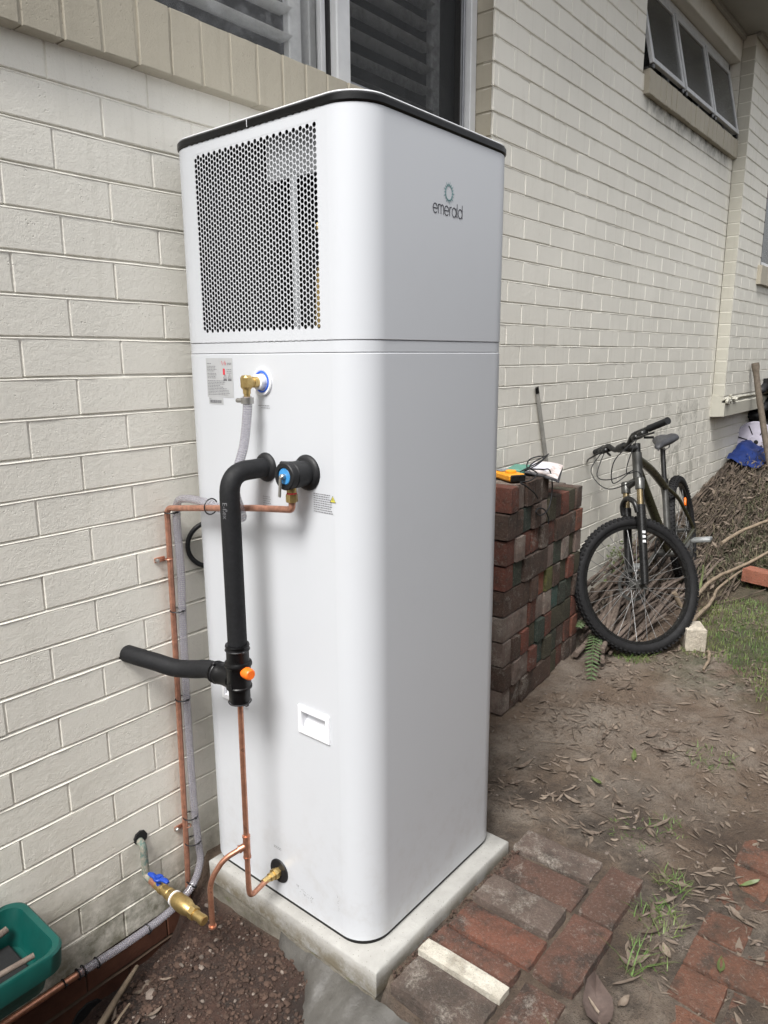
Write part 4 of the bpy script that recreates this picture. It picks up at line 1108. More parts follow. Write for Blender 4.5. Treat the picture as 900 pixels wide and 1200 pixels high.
MB().lathe((.888, -.224, -1.897), (0, -1, 0), [(0, .0165), (.016, .0165)], 6).build('hex_nut', M['brass'], bv, 20)
MB().lathe((.888, -.240, -1.897), (0, -1, 0), [(0, .0115), (.022, .0115), (.023, .0125), (.034, .0125), (.036, .010)], 20).build('end_connector', M['brass'], bv, 30)
hd = MB(); hc_ = V((.884, -.092, -1.872))
hd.lathe(hc_ + V((0, 0, -.014)), (0, 0, 1), [(0, .007), (.020, .007), (.024, .006)], 14); hd.torus(hc_ + V((0, 0, .004)), (0, 0, 1), .0095, .0042, 20, 8)
for sg in (-1, 1):
    d_ = V((.35, -1, 0)).normalized() * sg; sd2 = V((d_.y, -d_.x, 0))
    hd.tube([hc_ + d_ * .008 + V((0, 0, .003)), hc_ + d_ * .022 + sd2 * .003 + V((0, 0, .006)), hc_ + d_ * .034 + sd2 * .006 + V((0, 0, .004))], [.0065, .0075, .0050], 10, flat=.7)
hd.build('butterfly_handle', M['bluepl'], bv, 60)
# black coil of cord behind the heater
o = MB().torus((1.150, -.030, -1.045), V((.35, 1, 0)), .060, .0065, 36, 10).build('cord_coil', M['rubber'], None, 60); tag(o, 'black cord loop hanging between heater back and wall', 'cord')

# ------------------------------------------------------------------ green trough at lower left
tub = empty('green_trough', (.33, -.125, -1.86), 'teal plastic planter trough holding dead sticks at the left edge of the wall', 'planter')
def rrect(x0, x1, y0, y1, r, z, n=6):
    p = []
    for (cx, cy, a0) in ((x1 - r, y0 + r, -90), (x1 - r, y1 - r, 0), (x0 + r, y1 - r, 90), (x0 + r, y0 + r, 180)):
        for k in range(n + 1): a = radians(a0 + 90 * k / n); p.append(V((cx + r * cos(a), cy + r * sin(a), z)))
    return p
def loft(mb, rings, capb=True):
    n = len(rings[0]); vs = [p for r_ in rings for p in r_]; fs = []
    for i in range(len(rings) - 1):
        for k in range(n): fs.append((i * n + k, i * n + (k + 1) % n, (i + 1) * n + (k + 1) % n, (i + 1) * n + k))
    if capb: fs.append(tuple(range(n))); 
    return mb.add(vs, fs)
def tz(dz): return -1.762 + dz
rg_ = [rrect(.02, .545, -.205, -.045, .03, tz(-.100)), rrect(.01, .557, -.218, -.030, .035, tz(-.050)), rrect(.0, .575, -.236, -.016, .04, tz(-.048)), rrect(.0, .579, -.238, -.014, .04, tz(-.004)), rrect(.003, .575, -.235, -.018, .04, tz(0)),
       rrect(.010, .563, -.226, -.028, .035, tz(-.002)), rrect(.014, .559, -.222, -.032, .035, tz(-.020)), rrect(.02, .547, -.21, -.044, .03, tz(-.085))]
mb = loft(MB(), rg_); nn_ = len(rg_[0]); mb.f.append(tuple(7 * nn_ + k for k in range(nn_))); mb.uv.append(None); mb.mi.append(0)
mb.build('trough_shell', M['teal_tub'], tub, 40)
bk = MB(); bk.box((.28, -.019, tz(.012)), (.50, .012, .030), .004); bk.build('raised_back_rim', M['teal_tub'], tub)
MB().box((.28, -.127, tz(-.082)), (.50, .15, .02), .003).build('soil', M['dark'], tub)
for i in range(7):
    a = V((.06 + .05 * i, -.06 - .02 * (i % 5), tz(-.045))); b = a + V((R.uniform(.18, .28), R.uniform(-.07, .05), R.uniform(.0, .03))); b.x = min(b.x, .53); b.y = max(min(b.y, -.05), -.205)
    o = MB().tube(smooth_path([a, (a + b) / 2 + V((0, 0, R.uniform(-.01, .012))), b], 4), R.uniform(.003, .007), 7).build('stick', M['stick'], None, 60)
    tag(o, 'dead stick lying in the teal trough at the left edge', 'stick', 'dead sticks in the teal trough')
o = MB(); o.box((.16, -.13, -1.99), (.22, .20, .256), .004); o = o.build('support_block', M['rough_conc'], None); tag(o, 'rough concrete block under the teal trough', 'block')

# hole in footing and loose clods in the trench
MB().lathe((.712, .004, -2.225), (0, -1, 0), [(0, .05), (.004, .048)], 11).build('footing_hole', M['dark'], house)

# ------------------------------------------------------------------ pavers beside the slab
def brick_obj(name, mat, size, loc, rot=(0, 0, 0), parent=None, b=.005, seed=0, amp=.0022):
    mb = MB(); L_, W_, H_ = size; nx_, ny_, nz_ = 6, 4, 3
    vs = {}; lst = []; fs = []
    def gv(i, j, k):
        key = (i, j, k)
        if key not in vs:
            p = V(((i / nx_ - .5) * L_, (j / ny_ - .5) * W_, (k / nz_ - .5) * H_))
            e = (i in (0, nx_)) + (j in (0, ny_)) + (k in (0, nz_))
            if e >= 2:
                if i in (0, nx_): p.x -= math.copysign(b * .45, p.x)
                if j in (0, ny_): p.y -= math.copysign(b * .45, p.y)
                if k in (0, nz_): p.z -= math.copysign(b * .45, p.z)
            q = noise.noise_vector(p * 26 + V((seed * 3.3, seed * 1.7, seed * 5.9))); q2 = noise.noise_vector(p * 70 + V((seed, 0, 0)))
            vs[key] = len(lst); lst.append(p + q * amp + q2 * amp * .6 * (e >= 2))
        return vs[key]
    for i in range(nx_):
        for j in range(ny_):
            for k, fl in ((0, 0), (nz_, 1)): fs.append((gv(i, j, k), gv(i + 1, j, k), gv(i + 1, j + 1, k), gv(i, j + 1, k)))
    for i in range(nx_):
        for k in range(nz_):
            for j in (0, ny_): fs.append((gv(i, j, k), gv(i + 1, j, k), gv(i + 1, j, k + 1), gv(i, j, k + 1)))
    for j in range(ny_):
        for k in range(nz_):
            for i in (0, nx_): fs.append((gv(i, j, k), gv(i, j + 1, k), gv(i, j + 1, k + 1), gv(i, j, k + 1)))
    mb.add(lst, fs); o = mb.build(name, mat, parent, 40); o.location = loc; o.rotation_euler = rot
    if parent is not None: o.matrix_parent_inverse = Matrix.Translation(-world_loc(parent))
    return o
pvg = empty('paver_patch', (1.4, -.85, -2.0), kind='structure')
PZ = -1.944
def paver(x0, x1, y0, y1, zt, mat, i, rz=0, tilt=(0, 0)):
    return brick_obj('paver_brick', mat, (x1 - x0 - .002, y1 - y0 - .002, .072), ((x0 + x1) / 2 + random.Random(i).uniform(-.002, .002), (y0 + y1) / 2 + .010, zt - .036 + (i not in (2, 12)) * random.Random(i + 50).uniform(-.004, .004)), (tilt[0] + (i not in (2, 12)) * random.Random(i + 9).uniform(-.022, .022), tilt[1] + (i not in (2, 12)) * random.Random(i + 20).uniform(-.02, .02), rz + random.Random(i + 30).uniform(-.015, .015)), pvg, .010 if i != 12 else .003, i, .0042 if i != 12 else .0013)
paver(1.070, 1.182, -.937, -.712, PZ + .004, M['paver_grey'], 1, .0, (0, -.01))
paver(1.231, 1.294, -.932, -.708, PZ + .004, M['paver'], 2)
paver(1.184, 1.2315, -.934, -.707, PZ + .003, M['paver_white'], 12)
paver(1.300, 1.412, -.943, -.712, PZ, M['paver'], 3)
paver(1.416, 1.532, -.934, -.708, PZ + .003, M['paver_grey'], 4)
paver(1.536, 1.652, -.940, -.706, PZ - .003, M['paver'], 5)
paver(1.656, 1.765, -.930, -.690, PZ - .006, M['paver_grey'], 6, .02)
paver(1.540, 1.770, -1.045, -.944, PZ + .002, M['paver'], 7, -.01)
paver(1.298, 1.535, -1.055, -.944, PZ + .004, M['paver'], 8)
paver(1.060, 1.283, -1.052, -.944, PZ - .006, M['paver'], 9, .02)
paver(.835, 1.050, -1.06, -.95, PZ - .05, M['paver'], 10, .03)

# red path bricks at right
rp = empty('red_brick_path', (1.8, -1.4, -2.0), kind='structure')
R3 = random.Random(11); k = 0
for row in range(9):
    x0 = 1.33 + row * .1125
    ys_ = -1.193 - (.115 if row % 2 else 0)
    if row % 2: spans = [(-1.193, -1.303)]
    else: spans = []
    y = -1.193 - (.115 if row % 2 else 0)
    while y > -2.0: spans.append((y, y - .225)); y -= .229
    for (ya, yb) in spans:
        zt2 = -1.9555 + R3.uniform(-.004, .003) + (.0 if x0 < 2.1 else -.002)
        brick_obj('path_brick', M['path'], (.1125 - .005, abs(yb - ya) - .004, .06), (x0 + .056, (ya + yb) / 2, zt2 - .03), (R3.uniform(-.01, .01), R3.uniform(-.012, .012), R3.uniform(-.01, .01)), rp, .005, k, .0024); k += 1

# ------------------------------------------------------------------ brick stack
HD = 4.4; ha = radians(HD); e1 = V((cos(ha), sin(ha), 0)); e2 = V((-sin(ha), cos(ha), 0)); SB = V((2.308, -.272, -1.948)); LH = .1018
stack = empty('brick_stack', SB, 'stack of salvaged red and green stained bricks behind the water heater', 'brick stack')
R4 = random.Random(23); cols = ['red', 'red', 'red', 'brown', 'brown', 'brown', 'green', 'teal', 'pale', 'pale', 'pale', 'olive', 'green', 'orange', 'olive', 'red', 'brown']
SBM = {}
def stack_brick(u0, u1, d, z0, mat, sd_):
    L_ = u1 - u0 - .0055; c_ = SB + e1 * ((u0 + u1) / 2) + e2 * (d / 2 + R4.uniform(-.007, .009)) + V((0, 0, z0 - SB.z + LH / 2))
    key = (round(L_, 2), round(d, 2), mat, sd_ % 3)
    o = None
    if key in SBM:
        o = bpy.data.objects.new('brick', SBM[key]); col.objects.link(o); o.parent = stack; o.matrix_parent_inverse = Matrix.Translation(-world_loc(stack)); o.location = c_
    else:
        o = brick_obj('brick', STK[mat], (L_, d, LH - .005), c_, (0, 0, 0), stack, .0035, sd_, .0016); SBM[key] = o.data
    o.rotation_euler = (R4.uniform(-.006, .006), R4.uniform(-.008, .008), ha + R4.uniform(-.035, .035))
PAT = ['LBBBBBBB', 'BBBBBBLB', 'BBBLBBBB', 'BBBBBBBBBB', 'BBLBBBBB', 'LBBBBBBB', 'BBBBBBBBBB', 'BBBBLBBB', 'BBBBBBL']
TOT = .792
FORCE = {(2, 1): 'brown', (4, 3): 'lime', (5, 1): 'green', (5, 4): 'green'}
for L in range(9):
    z0 = SB.z + L * LH; u = R4.uniform(-.008, .006); lim = TOT if L < 8 else .43; i = 0; pat = PAT[(L * 4 + 2) % 9] if L < 8 else 'BBBLBB'
    while u < lim - .05:
        t = pat[i % len(pat)]; w = .229 if t == 'L' else .0765
        if u + w > lim + .012: w = .0765
        if u + w > lim + .016: break
        mt = R4.choice(cols)
        if t == 'L' and w > .1:
            stack_brick(u, u + w, .088, z0, R4.choice(['brown', 'red', 'pale', 'brown', 'olive']), i + L)
            stack_brick(u, u + w, .088, z0, 'brown', i + L) if False else None
            c_ = None
        else:
            if (L, i) in FORCE: mt = FORCE[(L, i)]
            stack_brick(u, u + w, .178, z0, mt, i + L)
        u += w + R4.uniform(.0005, .003); i += 1
# hidden core so that the pile is solid behind the stretchers
core = MB().box(SB + e1 * .40 + e2 * .130 + V((0, 0, 4 * LH)), (.78, .085, 7.96 * LH), 0, Matrix.Rotation(ha, 3, 'Z')); core.build('rear_bricks', STK['brown'], stack)
for L in range(8):
    for (u, wz) in ((-.004, .03),):
        if R4.random() < .7: pass
ST = SB.z + 9 * LH        # top of the highest layer
# things on the stack
def sp(u, d, z): return SB + e1 * u + e2 * d + V((0, 0, z - SB.z))
mt_ = empty('multimeter', sp(.14, .09, ST), 'yellow multimeter lying on top of the brick stack', 'multimeter')
rz = Matrix.Rotation(radians(60), 3, 'Z'); rz4 = rz.to_4x4(); cM = sp(.165, .085, ST + .017)
MB().box(cM, (.150, .074, .028), .007, rz).build('meter_body', M['yellow'], mt_, 30)
MB().box(cM + rz @ V((.035, 0, .0165)), (.055, .055, .003), .001, rz).build('meter_screen', M['fin'], mt_)
MB().lathe(cM + rz @ V((-.02, 0, .0155)), (0, 0, 1), [(0, .022), (.006, .021), (.008, .018)], 20).build('meter_dial', M['yellow'], mt_)
MB().box(cM + rz @ V((-.075, 0, 0)), (.010, .064, .025), .003, rz).build('meter_sockets', M['bikeblack'], mt_)
mn = empty('manual_booklets', sp(.42, .06, ST), 'pile of white printed manuals with a drooping corner on the brick stack', 'booklets')
def sheet(A, B, C, D_, th_, name, mat):
    n = 8; mb = MB(); vs = []
    for side in (0, 1):
        for i in range(n + 1):
            for j in range(n + 1):
                s_, t_ = i / n, j / n; p = V(A) * (1 - s_) * (1 - t_) + V(B) * s_ * (1 - t_) + V(C) * s_ * t_ + V(D_) * (1 - s_) * t_
                p = p + V((0, 0, .010 * sin(pi * t_) * 0 + (th_ if side else 0) + .008 * (1 - (2 * t_ - 1) ** 2) * (t_ > 0)))
                vs.append(p)
    o_ = (n + 1) ** 2; fs = []
    for i in range(n):
        for j in range(n):
            a = i * (n + 1) + j; b = a + n + 1; fs.append((a, a + 1, b + 1, b)); fs.append((o_ + a, o_ + b, o_ + b + 1, o_ + a + 1))
    for i in range(n):
        for (a, b) in ((i, i + 1), (n * (n + 1) + i, n * (n + 1) + i + 1), (i * (n + 1), (i + 1) * (n + 1)), (i * (n + 1) + n, (i + 1) * (n + 1) + n)): fs.append((a, b, o_ + b, o_ + a))
    mb.add(vs, fs); return mb.build(name, mat, mn, 40)
zb_ = ST + .008
sheet((2.60, -.155, zb_ - .004), (2.86, -.085, zb_ - .004), (2.86, -.215, zb_ - .008), (2.655, -.300, zb_ - .035), .004, 'booklet', M['ink'])
sheet((2.59, -.150, zb_ + .001), (2.85, -.080, zb_ + .001), (2.865, -.210, zb_ - .003), (2.662, -.290, zb_ - .028), .005, 'booklet', M['inkgrey'])
sheet((2.61, -.145, zb_ + .007), (2.85, -.085, zb_ + .007), (2.855, -.218, zb_ + .003), (2.655, -.292, zb_ - .021), .003, 'booklet', M['paper'])
sheet((2.645, -.150, zb_ + .0105), (2.80, -.105, zb_ + .0105), (2.81, -.195, zb_ + .009), (2.69, -.235, zb_ - .001), .0006, 'cover_sheet', M['paperwhite'])
o = MB().box(sp(.34, .120, ST + .014), (.15, .075, .024), .005, Matrix.Rotation(.25, 3, 'Z')).build('green_case', M['greenbox'], None); tag(o, 'small green case behind the multimeter on the brick stack', 'case')
mc = [sp(.20, .05, ST + .03), sp(.24, .02, ST + .05), sp(.30, .0, ST + .07), sp(.35, .03, ST + .075), sp(.33, .07, ST + .06), sp(.27, .05, ST + .035), sp(.30, .0, ST + .03), sp(.36, -.005, ST + .02), sp(.375, -.012, ST - .03), sp(.372, -.014, ST - .08),
      sp(.34, -.016, ST - .135), sp(.27, -.014, ST - .150), sp(.22, -.014, ST - .13), sp(.24, -.012, ST - .118), sp(.30, -.012, ST - .13), sp(.345, -.014, ST - .17), sp(.35, -.014, ST - .20)]
ca = MB().tube(smooth_path(mc, 8), .0028, 8)
mc2 = [sp(.22, .04, ST + .03), sp(.26, .0, ST + .058), sp(.34, -.004, ST + .085), sp(.40, .03, ST + .07), sp(.38, .07, ST + .045), sp(.31, .06, ST + .03), sp(.25, .0, ST + .02), sp(.17, -.006, ST + .004), sp(.10, .002, ST + .006), sp(.12, -.012, ST - .01), sp(.20, -.014, ST - .05), sp(.23, -.014, ST - .075)]
ca.tube(smooth_path(mc2, 8), .0028, 8); o = ca.build('test_leads', M['rubber'], None, 60); tag(o, 'tangled black test leads looping over the front of the brick stack', 'cable')
fb_ = empty('leaning_bar', (3.3, -.015, -1.93), 'grey metal bar leaning on the wall behind the brick stack', 'metal bar')
dr = (V((3.101, -.010, -1.024)) - V((2.991, -.008, -.703))).normalized(); a = V((2.991, -.010, -.703)); b = a + dr * 1.27
MB().tube([a, b], .0165, 4, flat=.35).build('bar', M['mullgrey'], fb_, 20)
MB().tube([a - dr * .004, a + dr * .022], .0165, 4, flat=.5).build('bar_cap', M['bikeblack'], fb_, 20)

# ------------------------------------------------------------------ bicycle
bike = empty('bicycle', (4.40, -.300, -1.905), 'dark olive mountain bike leaning on the cream wall with front wheel turned', 'bicycle')
FX, FYv, FZ = V((4.393, -.332, -1.900)), 0, 0
BM = Matrix.Translation(FX) @ Matrix.Rotation(radians(188.3), 4, 'Z') @ Matrix.Rotation(radians(1.9), 4, 'Y') @ Matrix.Rotation(radians(10.5), 4, 'X')
def bk_part(mb, name, mat, parent=None, sm=50): mb.xf(BM); return mb.build(name, mat, parent or bike, sm)
WR = .325
def wheel(center, rot, nm_front):
    """wheel in its own x-z plane, then rot (4x4 in bike frame)"""
    T0 = rot
    def P(mb): mb.xf(T0); return mb
    tyr = MB().torus((0, 0, 0), (0, 1, 0), WR - .0245, .0245, 72, 12)
    ty = bk_part(P(tyr), 'wheel', M['tyre'], None, 60)
    kn = MB()
    for i in range(84):
        for j_, off in enumerate((-.019, -.007, .007, .019)):
            t = 2 * pi * (i + (.5 if j_ % 2 else 0)) / 84; rr_ = WR - .0255 + sqrt(max(0, .0255 ** 2 - off ** 2))
            kn.box((rr_ * cos(t), off, rr_ * sin(t)), (.007, .0095, .011), 0, Matrix.Rotation(-t, 3, 'Y'))
    bk_part(P(kn), 'tread_knobs', M['tyre'], ty)
    rim = MB(); seg = 72; pr = [(.266, -.011), (.276, -.013), (.288, -.013), (.288, .013), (.276, .013), (.266, .011)]; vs = []
    for i in range(seg):
        t = 2 * pi * i / seg
        for (r_, y_) in pr: vs.append(V((r_ * cos(t), y_, r_ * sin(t))))
    n = len(pr); rim.add(vs, [(i * n + k, ((i + 1) % seg) * n + k, ((i + 1) % seg) * n + (k + 1) % n, i * n + (k + 1) % n) for i in range(seg) for k in range(n)])
    bk_part(P(rim), 'rim', M['bikeblack'], ty)
    spk = MB()
    for i in range(32):
        t = 2 * pi * i / 32; sd_ = 1 if i % 2 else -1; tt = t + (.75 if (i // 2) % 2 else -.75)
        spk.tube([(.022 * cos(tt), sd_ * .028, .022 * sin(tt)), (.264 * cos(t), sd_ * .002, .264 * sin(t))], .0013, 5, cap=False)
    bk_part(P(spk), 'spokes', M['chrome'], ty)
    hb = MB().lathe((0, -.055, 0), (0, 1, 0), [(0, .006), (.012, .006), (.012, .010), (.026, .010), (.027, .026), (.031, .026), (.033, .013), (.077, .013), (.079, .026), (.083, .026), (.084, .010), (.098, .010), (.098, .006), (.110, .006)], 20)
    bk_part(P(hb), 'hub', M['bikegrey'], ty)
    dd = MB().torus((0, -.036, 0), (0, 1, 0), .070, .008, 36, 4, sq=.1)
    for k in range(6): t = pi / 3 * k; dd.tube([(.015 * cos(t), -.036, .015 * sin(t)), (.064 * cos(t + .4), -.036, .064 * sin(t + .4))], .0035, 4)
    bk_part(P(dd), 'brake_disc', M['bikegrey'], ty)
    return ty
rw = wheel(None, Matrix.Translation((0, 0, WR)), False)
rf = MB().box((0, 0, 0), (.05, .012, .025), .003, Matrix.Rotation(1.0, 3, 'Y')); rf.xf(Matrix.Translation((-.10, .02, WR + .15))); bk_part(rf, 'reflector', M['orange'], rw)
# steering frame
A0 = V((1.052, 0, .345)); AXS = V((-.342, 0, .94)).normalized()
def steer(angle): return Matrix.Translation(A0) @ Matrix.Rotation(angle, 4, AXS) @ Matrix.Translation(-A0)
ST_ = steer(radians(-43.5))
axle = V((1.092, 0, WR))
wheel(None, ST_ @ Matrix.Translation(axle), True)
def fk(s_, y=0, off=.0): return axle + AXS * s_ + V((0, y, 0))
fork = empty('fork', BM @ V((1.0, 0, .6)), parent=bike)
q = MB()
for sg in (-1, 1): q.tube([fk(.0, sg * .066) + V((0, 0, 0)), fk(.10, sg * .064), fk(.20, sg * .062), fk(.375, sg * .060)], [.018, .019, .020, .0215], 12)
q.tube(smooth_path([fk(.345, -.060) + V((.02, 0, 0)), fk(.395, -.052) + V((.03, 0, 0)), fk(.425, 0) + V((.035, 0, 0)), fk(.395, .052) + V((.03, 0, 0)), fk(.345, .060) + V((.02, 0, 0))], 5), .0125, 8)
q.xf(ST_); bk_part(q, 'fork_lowers', M['bikeblack'], fork)
q = MB()
for sg in (-1, 1): q.tube([fk(.370, sg * .060), fk(.470, sg * .060)], .0155, 12)
q.xf(ST_); bk_part(q, 'stanchions', M['gold'], fork)
q = MB()
for sg in (-1, 1): q.lathe(fk(.450, sg * .060), AXS, [(0, .022), (.05, .022), (.056, .018)], 14)
q.tube(smooth_path([fk(.478, -.060), fk(.490, -.03) - V((.015, 0, 0)), A0 + AXS * .475, fk(.490, .03) - V((.015, 0, 0)), fk(.478, .060)], 5), .018, 10)
q.xf(ST_); bk_part(q, 'fork_crown', M['bikegrey'], fork)
q = MB()
for i in range(3): q.box(fk(.20 + i * .022, .062) + V((.004, .0195, 0)), (.016, .002, .012), 0, Matrix.Rotation(-.35, 3, 'Y'))
q.xf(ST_); bk_part(q, 'fork_decal', M['decal'], fork)
# frame
BB = V((.43, 0, .30)); HB = A0 + AXS * .49; HT = A0 + AXS * .605; SD = V((-.309, 0, .951)); STT = BB + SD * .40
fr_ = empty('frame', BM @ V((.5, 0, .5)), parent=bike)
q = MB().tube([HB - AXS * .01, HT + AXS * .005], .0235, 16); bk_part(q, 'head_tube', M['bikegrey'], fr_)
q = MB().tube([HB + AXS * .03, BB + V((0, 0, .01))], [.0245, .0225], 14); bk_part(q, 'down_tube', M['bikeframe'], fr_)
q = MB().tube(smooth_path([HT - AXS * .025, (HT * .5 + STT * .5) - V((0, 0, .014)), STT - SD * .035], 5), .0215, 14); bk_part(q, 'top_tube', M['bikeframe'], fr_)
q = MB().tube([BB, STT], .0175, 14); bk_part(q, 'seat_tube', M['bikegrey'], fr_)
q = MB()
for sg in (-1, 1):
    q.tube(smooth_path([STT - SD * .04 + V((0, sg * .012, 0)), V((.17, sg * .040, .54)), V((.0, sg * .064, WR + .01))], 5), .0105, 10)
    q.box((-.0, sg * .064, WR), (.035, .008, .04), .003)
bk_part(q, 'seat_stays', M['bikeframe'], fr_)
q = MB()
for sg in (-1, 1): q.tube(smooth_path([BB + V((-.02, sg * .028, 0)), V((.28, sg * .050, .305)), V((.0, sg * .064, WR))], 5), .0105, 10)
bk_part(q, 'chain_stays', M['bikeframe'], fr_)
q = MB().tube([STT - SD * .01, STT + SD * .185], .0138, 14); q.lathe(STT - SD * .012, SD, [(0, .021), (.022, .021)], 14); bk_part(q, 'seat_post', M['bikeblack'])
# saddle
q = MB(); so = STT + SD * .195 + V((-.02, 0, .015)); rings = []
for (xx, w, h_, zz) in ((-.135, .030, .018, .008), (-.125, .066, .030, .012), (-.085, .074, .034, .010), (-.04, .060, .032, .004), (.02, .036, .028, .0), (.08, .024, .024, .0), (.125, .021, .020, -.003), (.145, .010, .010, -.008)):
    ring = []
    for k in range(16):
        t = 2 * pi * k / 16; cy_, cz_ = cos(t), sin(t)
        dip = -.010 * exp(-(cos(t) * 3) ** 2) * (sin(t) > 0) * (1 if xx < 0 else .4)
        ring.append(so + V((xx, w * cy_, zz + h_ * (cz_ if cz_ > 0 else cz_ * .75) + dip)))
    rings.append(ring)
loft(q, rings); q.f.append(tuple(7 * 16 + k for k in range(16))); q.uv.append(None); q.mi.append(0)
sd_o = bk_part(q, 'saddle', M['saddle'], None, 60)
q = MB()
for sg in (-1, 1): q.tube([so + V((-.10, sg * .02, -.008)), so + V((-.04, sg * .022, -.032)), so + V((.05, sg * .02, -.032)), so + V((.11, sg * .008, -.006))], .0035, 6)
bk_part(q, 'saddle_rails', M['chrome'], sd_o)
# cranks, chainring, pedals
q = MB().lathe(BB + V((0, -.06, 0)), (0, 1, 0), [(0, .022), (.12, .022)], 16); bk_part(q, 'bottom_bracket', M['bikegrey'], fr_)
q = MB().torus(BB + V((0, -.052, 0)), (0, 1, 0), .078, .009, 44, 4, sq=.25); q.torus(BB + V((0, -.046, 0)), (0, 1, 0), .060, .006, 40, 4, sq=.3); bk_part(q, 'chainring', M['bikeblack'])
CA = radians(172)
for sg, a_ in ((1, CA), (-1, CA + pi)):
    d_ = V((cos(a_), 0, sin(a_))); p0 = BB + V((0, sg * .070, 0)); p1 = p0 + d_ * .170 + V((0, sg * .018, 0))
    ck = MB().tube([p0, p1], [.014, .010], 8, flat=.7); co = bk_part(ck, 'crank', M['bikegrey'])
    pc = p1 + V((0, sg * .060, 0)); pd = MB()
    rot_ = Matrix.Rotation(radians(-6), 3, 'Y')
    for (dx, dy, sx_, sy_) in ((-.036, 0, .012, .098), (.036, 0, .012, .098), (0, -.044, .060, .010), (0, .044, .060, .010), (0, 0, .020, .078)): pd.box(pc + rot_ @ V((dx, dy, 0)), (sx_, sy_, .022), .003, rot_)
    pd.tube([p1, pc], .006, 8); bk_part(pd, 'pedal', M['pedal'])
# chain and rear mech
q = MB(); ch = []
for i in range(25): t = radians(-90 + 180 * i / 24); ch.append(BB + V((.080 * cos(t), -.052, .080 * sin(t))))
for i in range(19): t = radians(90 + 180 * i / 18); ch.append(V((.035 * cos(t), -.052, WR + .035 * sin(t))))
q.tube(ch, .0045, 6, closed=True); bk_part(q, 'chain', M['bikeblack'])
q = MB().torus((0, -.045, WR), (0, 1, 0), .040, .010, 28, 5, sq=.6); q.box((-.01, -.065, WR - .10), (.03, .018, .11), .004); bk_part(q, 'rear_gears', M['bikegrey'])
# stem, bars
bars = empty('handlebar', BM @ (A0 + AXS * .64), parent=bike)
SP = A0 + AXS * .628; BC = SP + V((.075, 0, .030))
q = MB().tube([A0 + AXS * .60, A0 + AXS * .655], .0185, 14); q.tube([SP, BC], [.018, .020], 12); q.lathe(BC + V((0, -.024, 0)), (0, 1, 0), [(0, .021), (.048, .021)], 14)
q.xf(ST_); bk_part(q, 'stem', M['bikeblack'], bars)
def bp(y): 
    s_ = abs(y); rise = .035 * ss(.05, .12, s_); back = -.055 * ss(.05, .32, s_)
    return BC + V((back, y, rise))
q = MB().tube([bp(-.315 + .63 * i / 40) for i in range(41)], .0128, 12); q.xf(ST_); bk_part(q, 'bar', M['bikeblack'], bars)
for sg in (-1, 1):
    q = MB().tube([bp(sg * (.20 + .115 * i / 8)) for i in range(9)], [.0165, .0158, .0160, .0158, .0160, .0158, .0160, .0158, .0170], 14); q.xf(ST_); bk_part(q, 'grip', M['rubber'], bars)
    q = MB(); lvp = bp(sg * .175)
    q.box(lvp + V((.015, 0, -.012)), (.04, .045, .028), .006)
    q.tube(smooth_path([lvp + V((.030, -sg * .01, -.015)), lvp + V((.060, sg * .02, -.022)), lvp + V((.062, sg * .075, -.026)), lvp + V((.045, sg * .120, -.030))], 5), [.006] * 15 + [.007], 8, flat=.7)
    q.box(bp(sg * .135) + V((.008, 0, -.016)), (.05, .040, .026), .007)
    q.tube([bp(sg * .16) + V((.0, 0, -.03)), bp(sg * .19) + V((-.02, 0, -.045))], .006, 6)
    q.xf(ST_); bk_part(q, 'brake_lever', M['bikeblack'], bars)
cb = MB()
def cable(a, mids, b):
    cb.tube(smooth_path([ST_ @ a] + mids + [b], 8), .0025, 6)
hb_ = ST_ @ HB
lft = bp(.17) + V((.03, 0, -.02)); rgt_ = bp(-.17) + V((.03, 0, -.02))
F2 = ST_ @ V((1, 0, 0)) - ST_ @ V((0, 0, 0))
m0 = ST_ @ (BC + V((.10, .02, -.06)))
cable(lft, [ST_ @ (BC + V((.12, .09, -.05))), ST_ @ (BC + V((.10, -.02, -.15)))], HB + V((.0, -.03, .03)))
cable(rgt_, [ST_ @ (BC + V((.13, -.12, -.06))), ST_ @ (BC + V((.12, -.04, -.17)))], HB + V((.0, .03, .0)))
cable(bp(-.14) + V((.02, 0, -.02)), [ST_ @ (BC + V((.10, -.13, -.09))), ST_ @ (BC + V((.07, -.05, -.13)))], HB + V((-.02, .02, .05)))
cable(lft + V((0, -.02, 0)), [ST_ @ (BC + V((.09, .10, -.12))), ST_ @ fk(.50, .08)], ST_ @ fk(.12, .075))
bk_part(cb, 'cables', M['rubber'], bars, 60)

# ------------------------------------------------------------------ blocks on the grass
wb = empty('white_brick', (3.50, -.66, -1.935), 'half of an old whitewashed brick on edge beside the bicycle front wheel', 'brick')
brick_obj('brick_body', M['old_white'], (.135, .095, .108), (3.473, -.633, gz(3.47, -.63) + .050), (0, 0, radians(30)), wb, .005, 77, .0025)
fg = MB().box((0, 0, 0), (.085, .005, .060), .0015); fo = fg.build('frog_recess', M['dark'], wb); fo.location = V((3.473, -.633, gz(3.47, -.63) + .052)) + Matrix.Rotation(radians(30), 3, 'Z') @ V((.005, -.0475, 0)); fo.rotation_euler = (0, 0, radians(30))
fo.matrix_parent_inverse = Matrix.Translation(-world_loc(wb))
o = brick_obj('red_brick', M['fresh_red'], (.115, .235, .078), (4.52, -.725, gz(4.52, -.72) + .062), (.02, .04, radians(-9)), None, .004, 99, .0015)
tag(o, 'clean red brick lying on the grass at the right edge', 'brick')

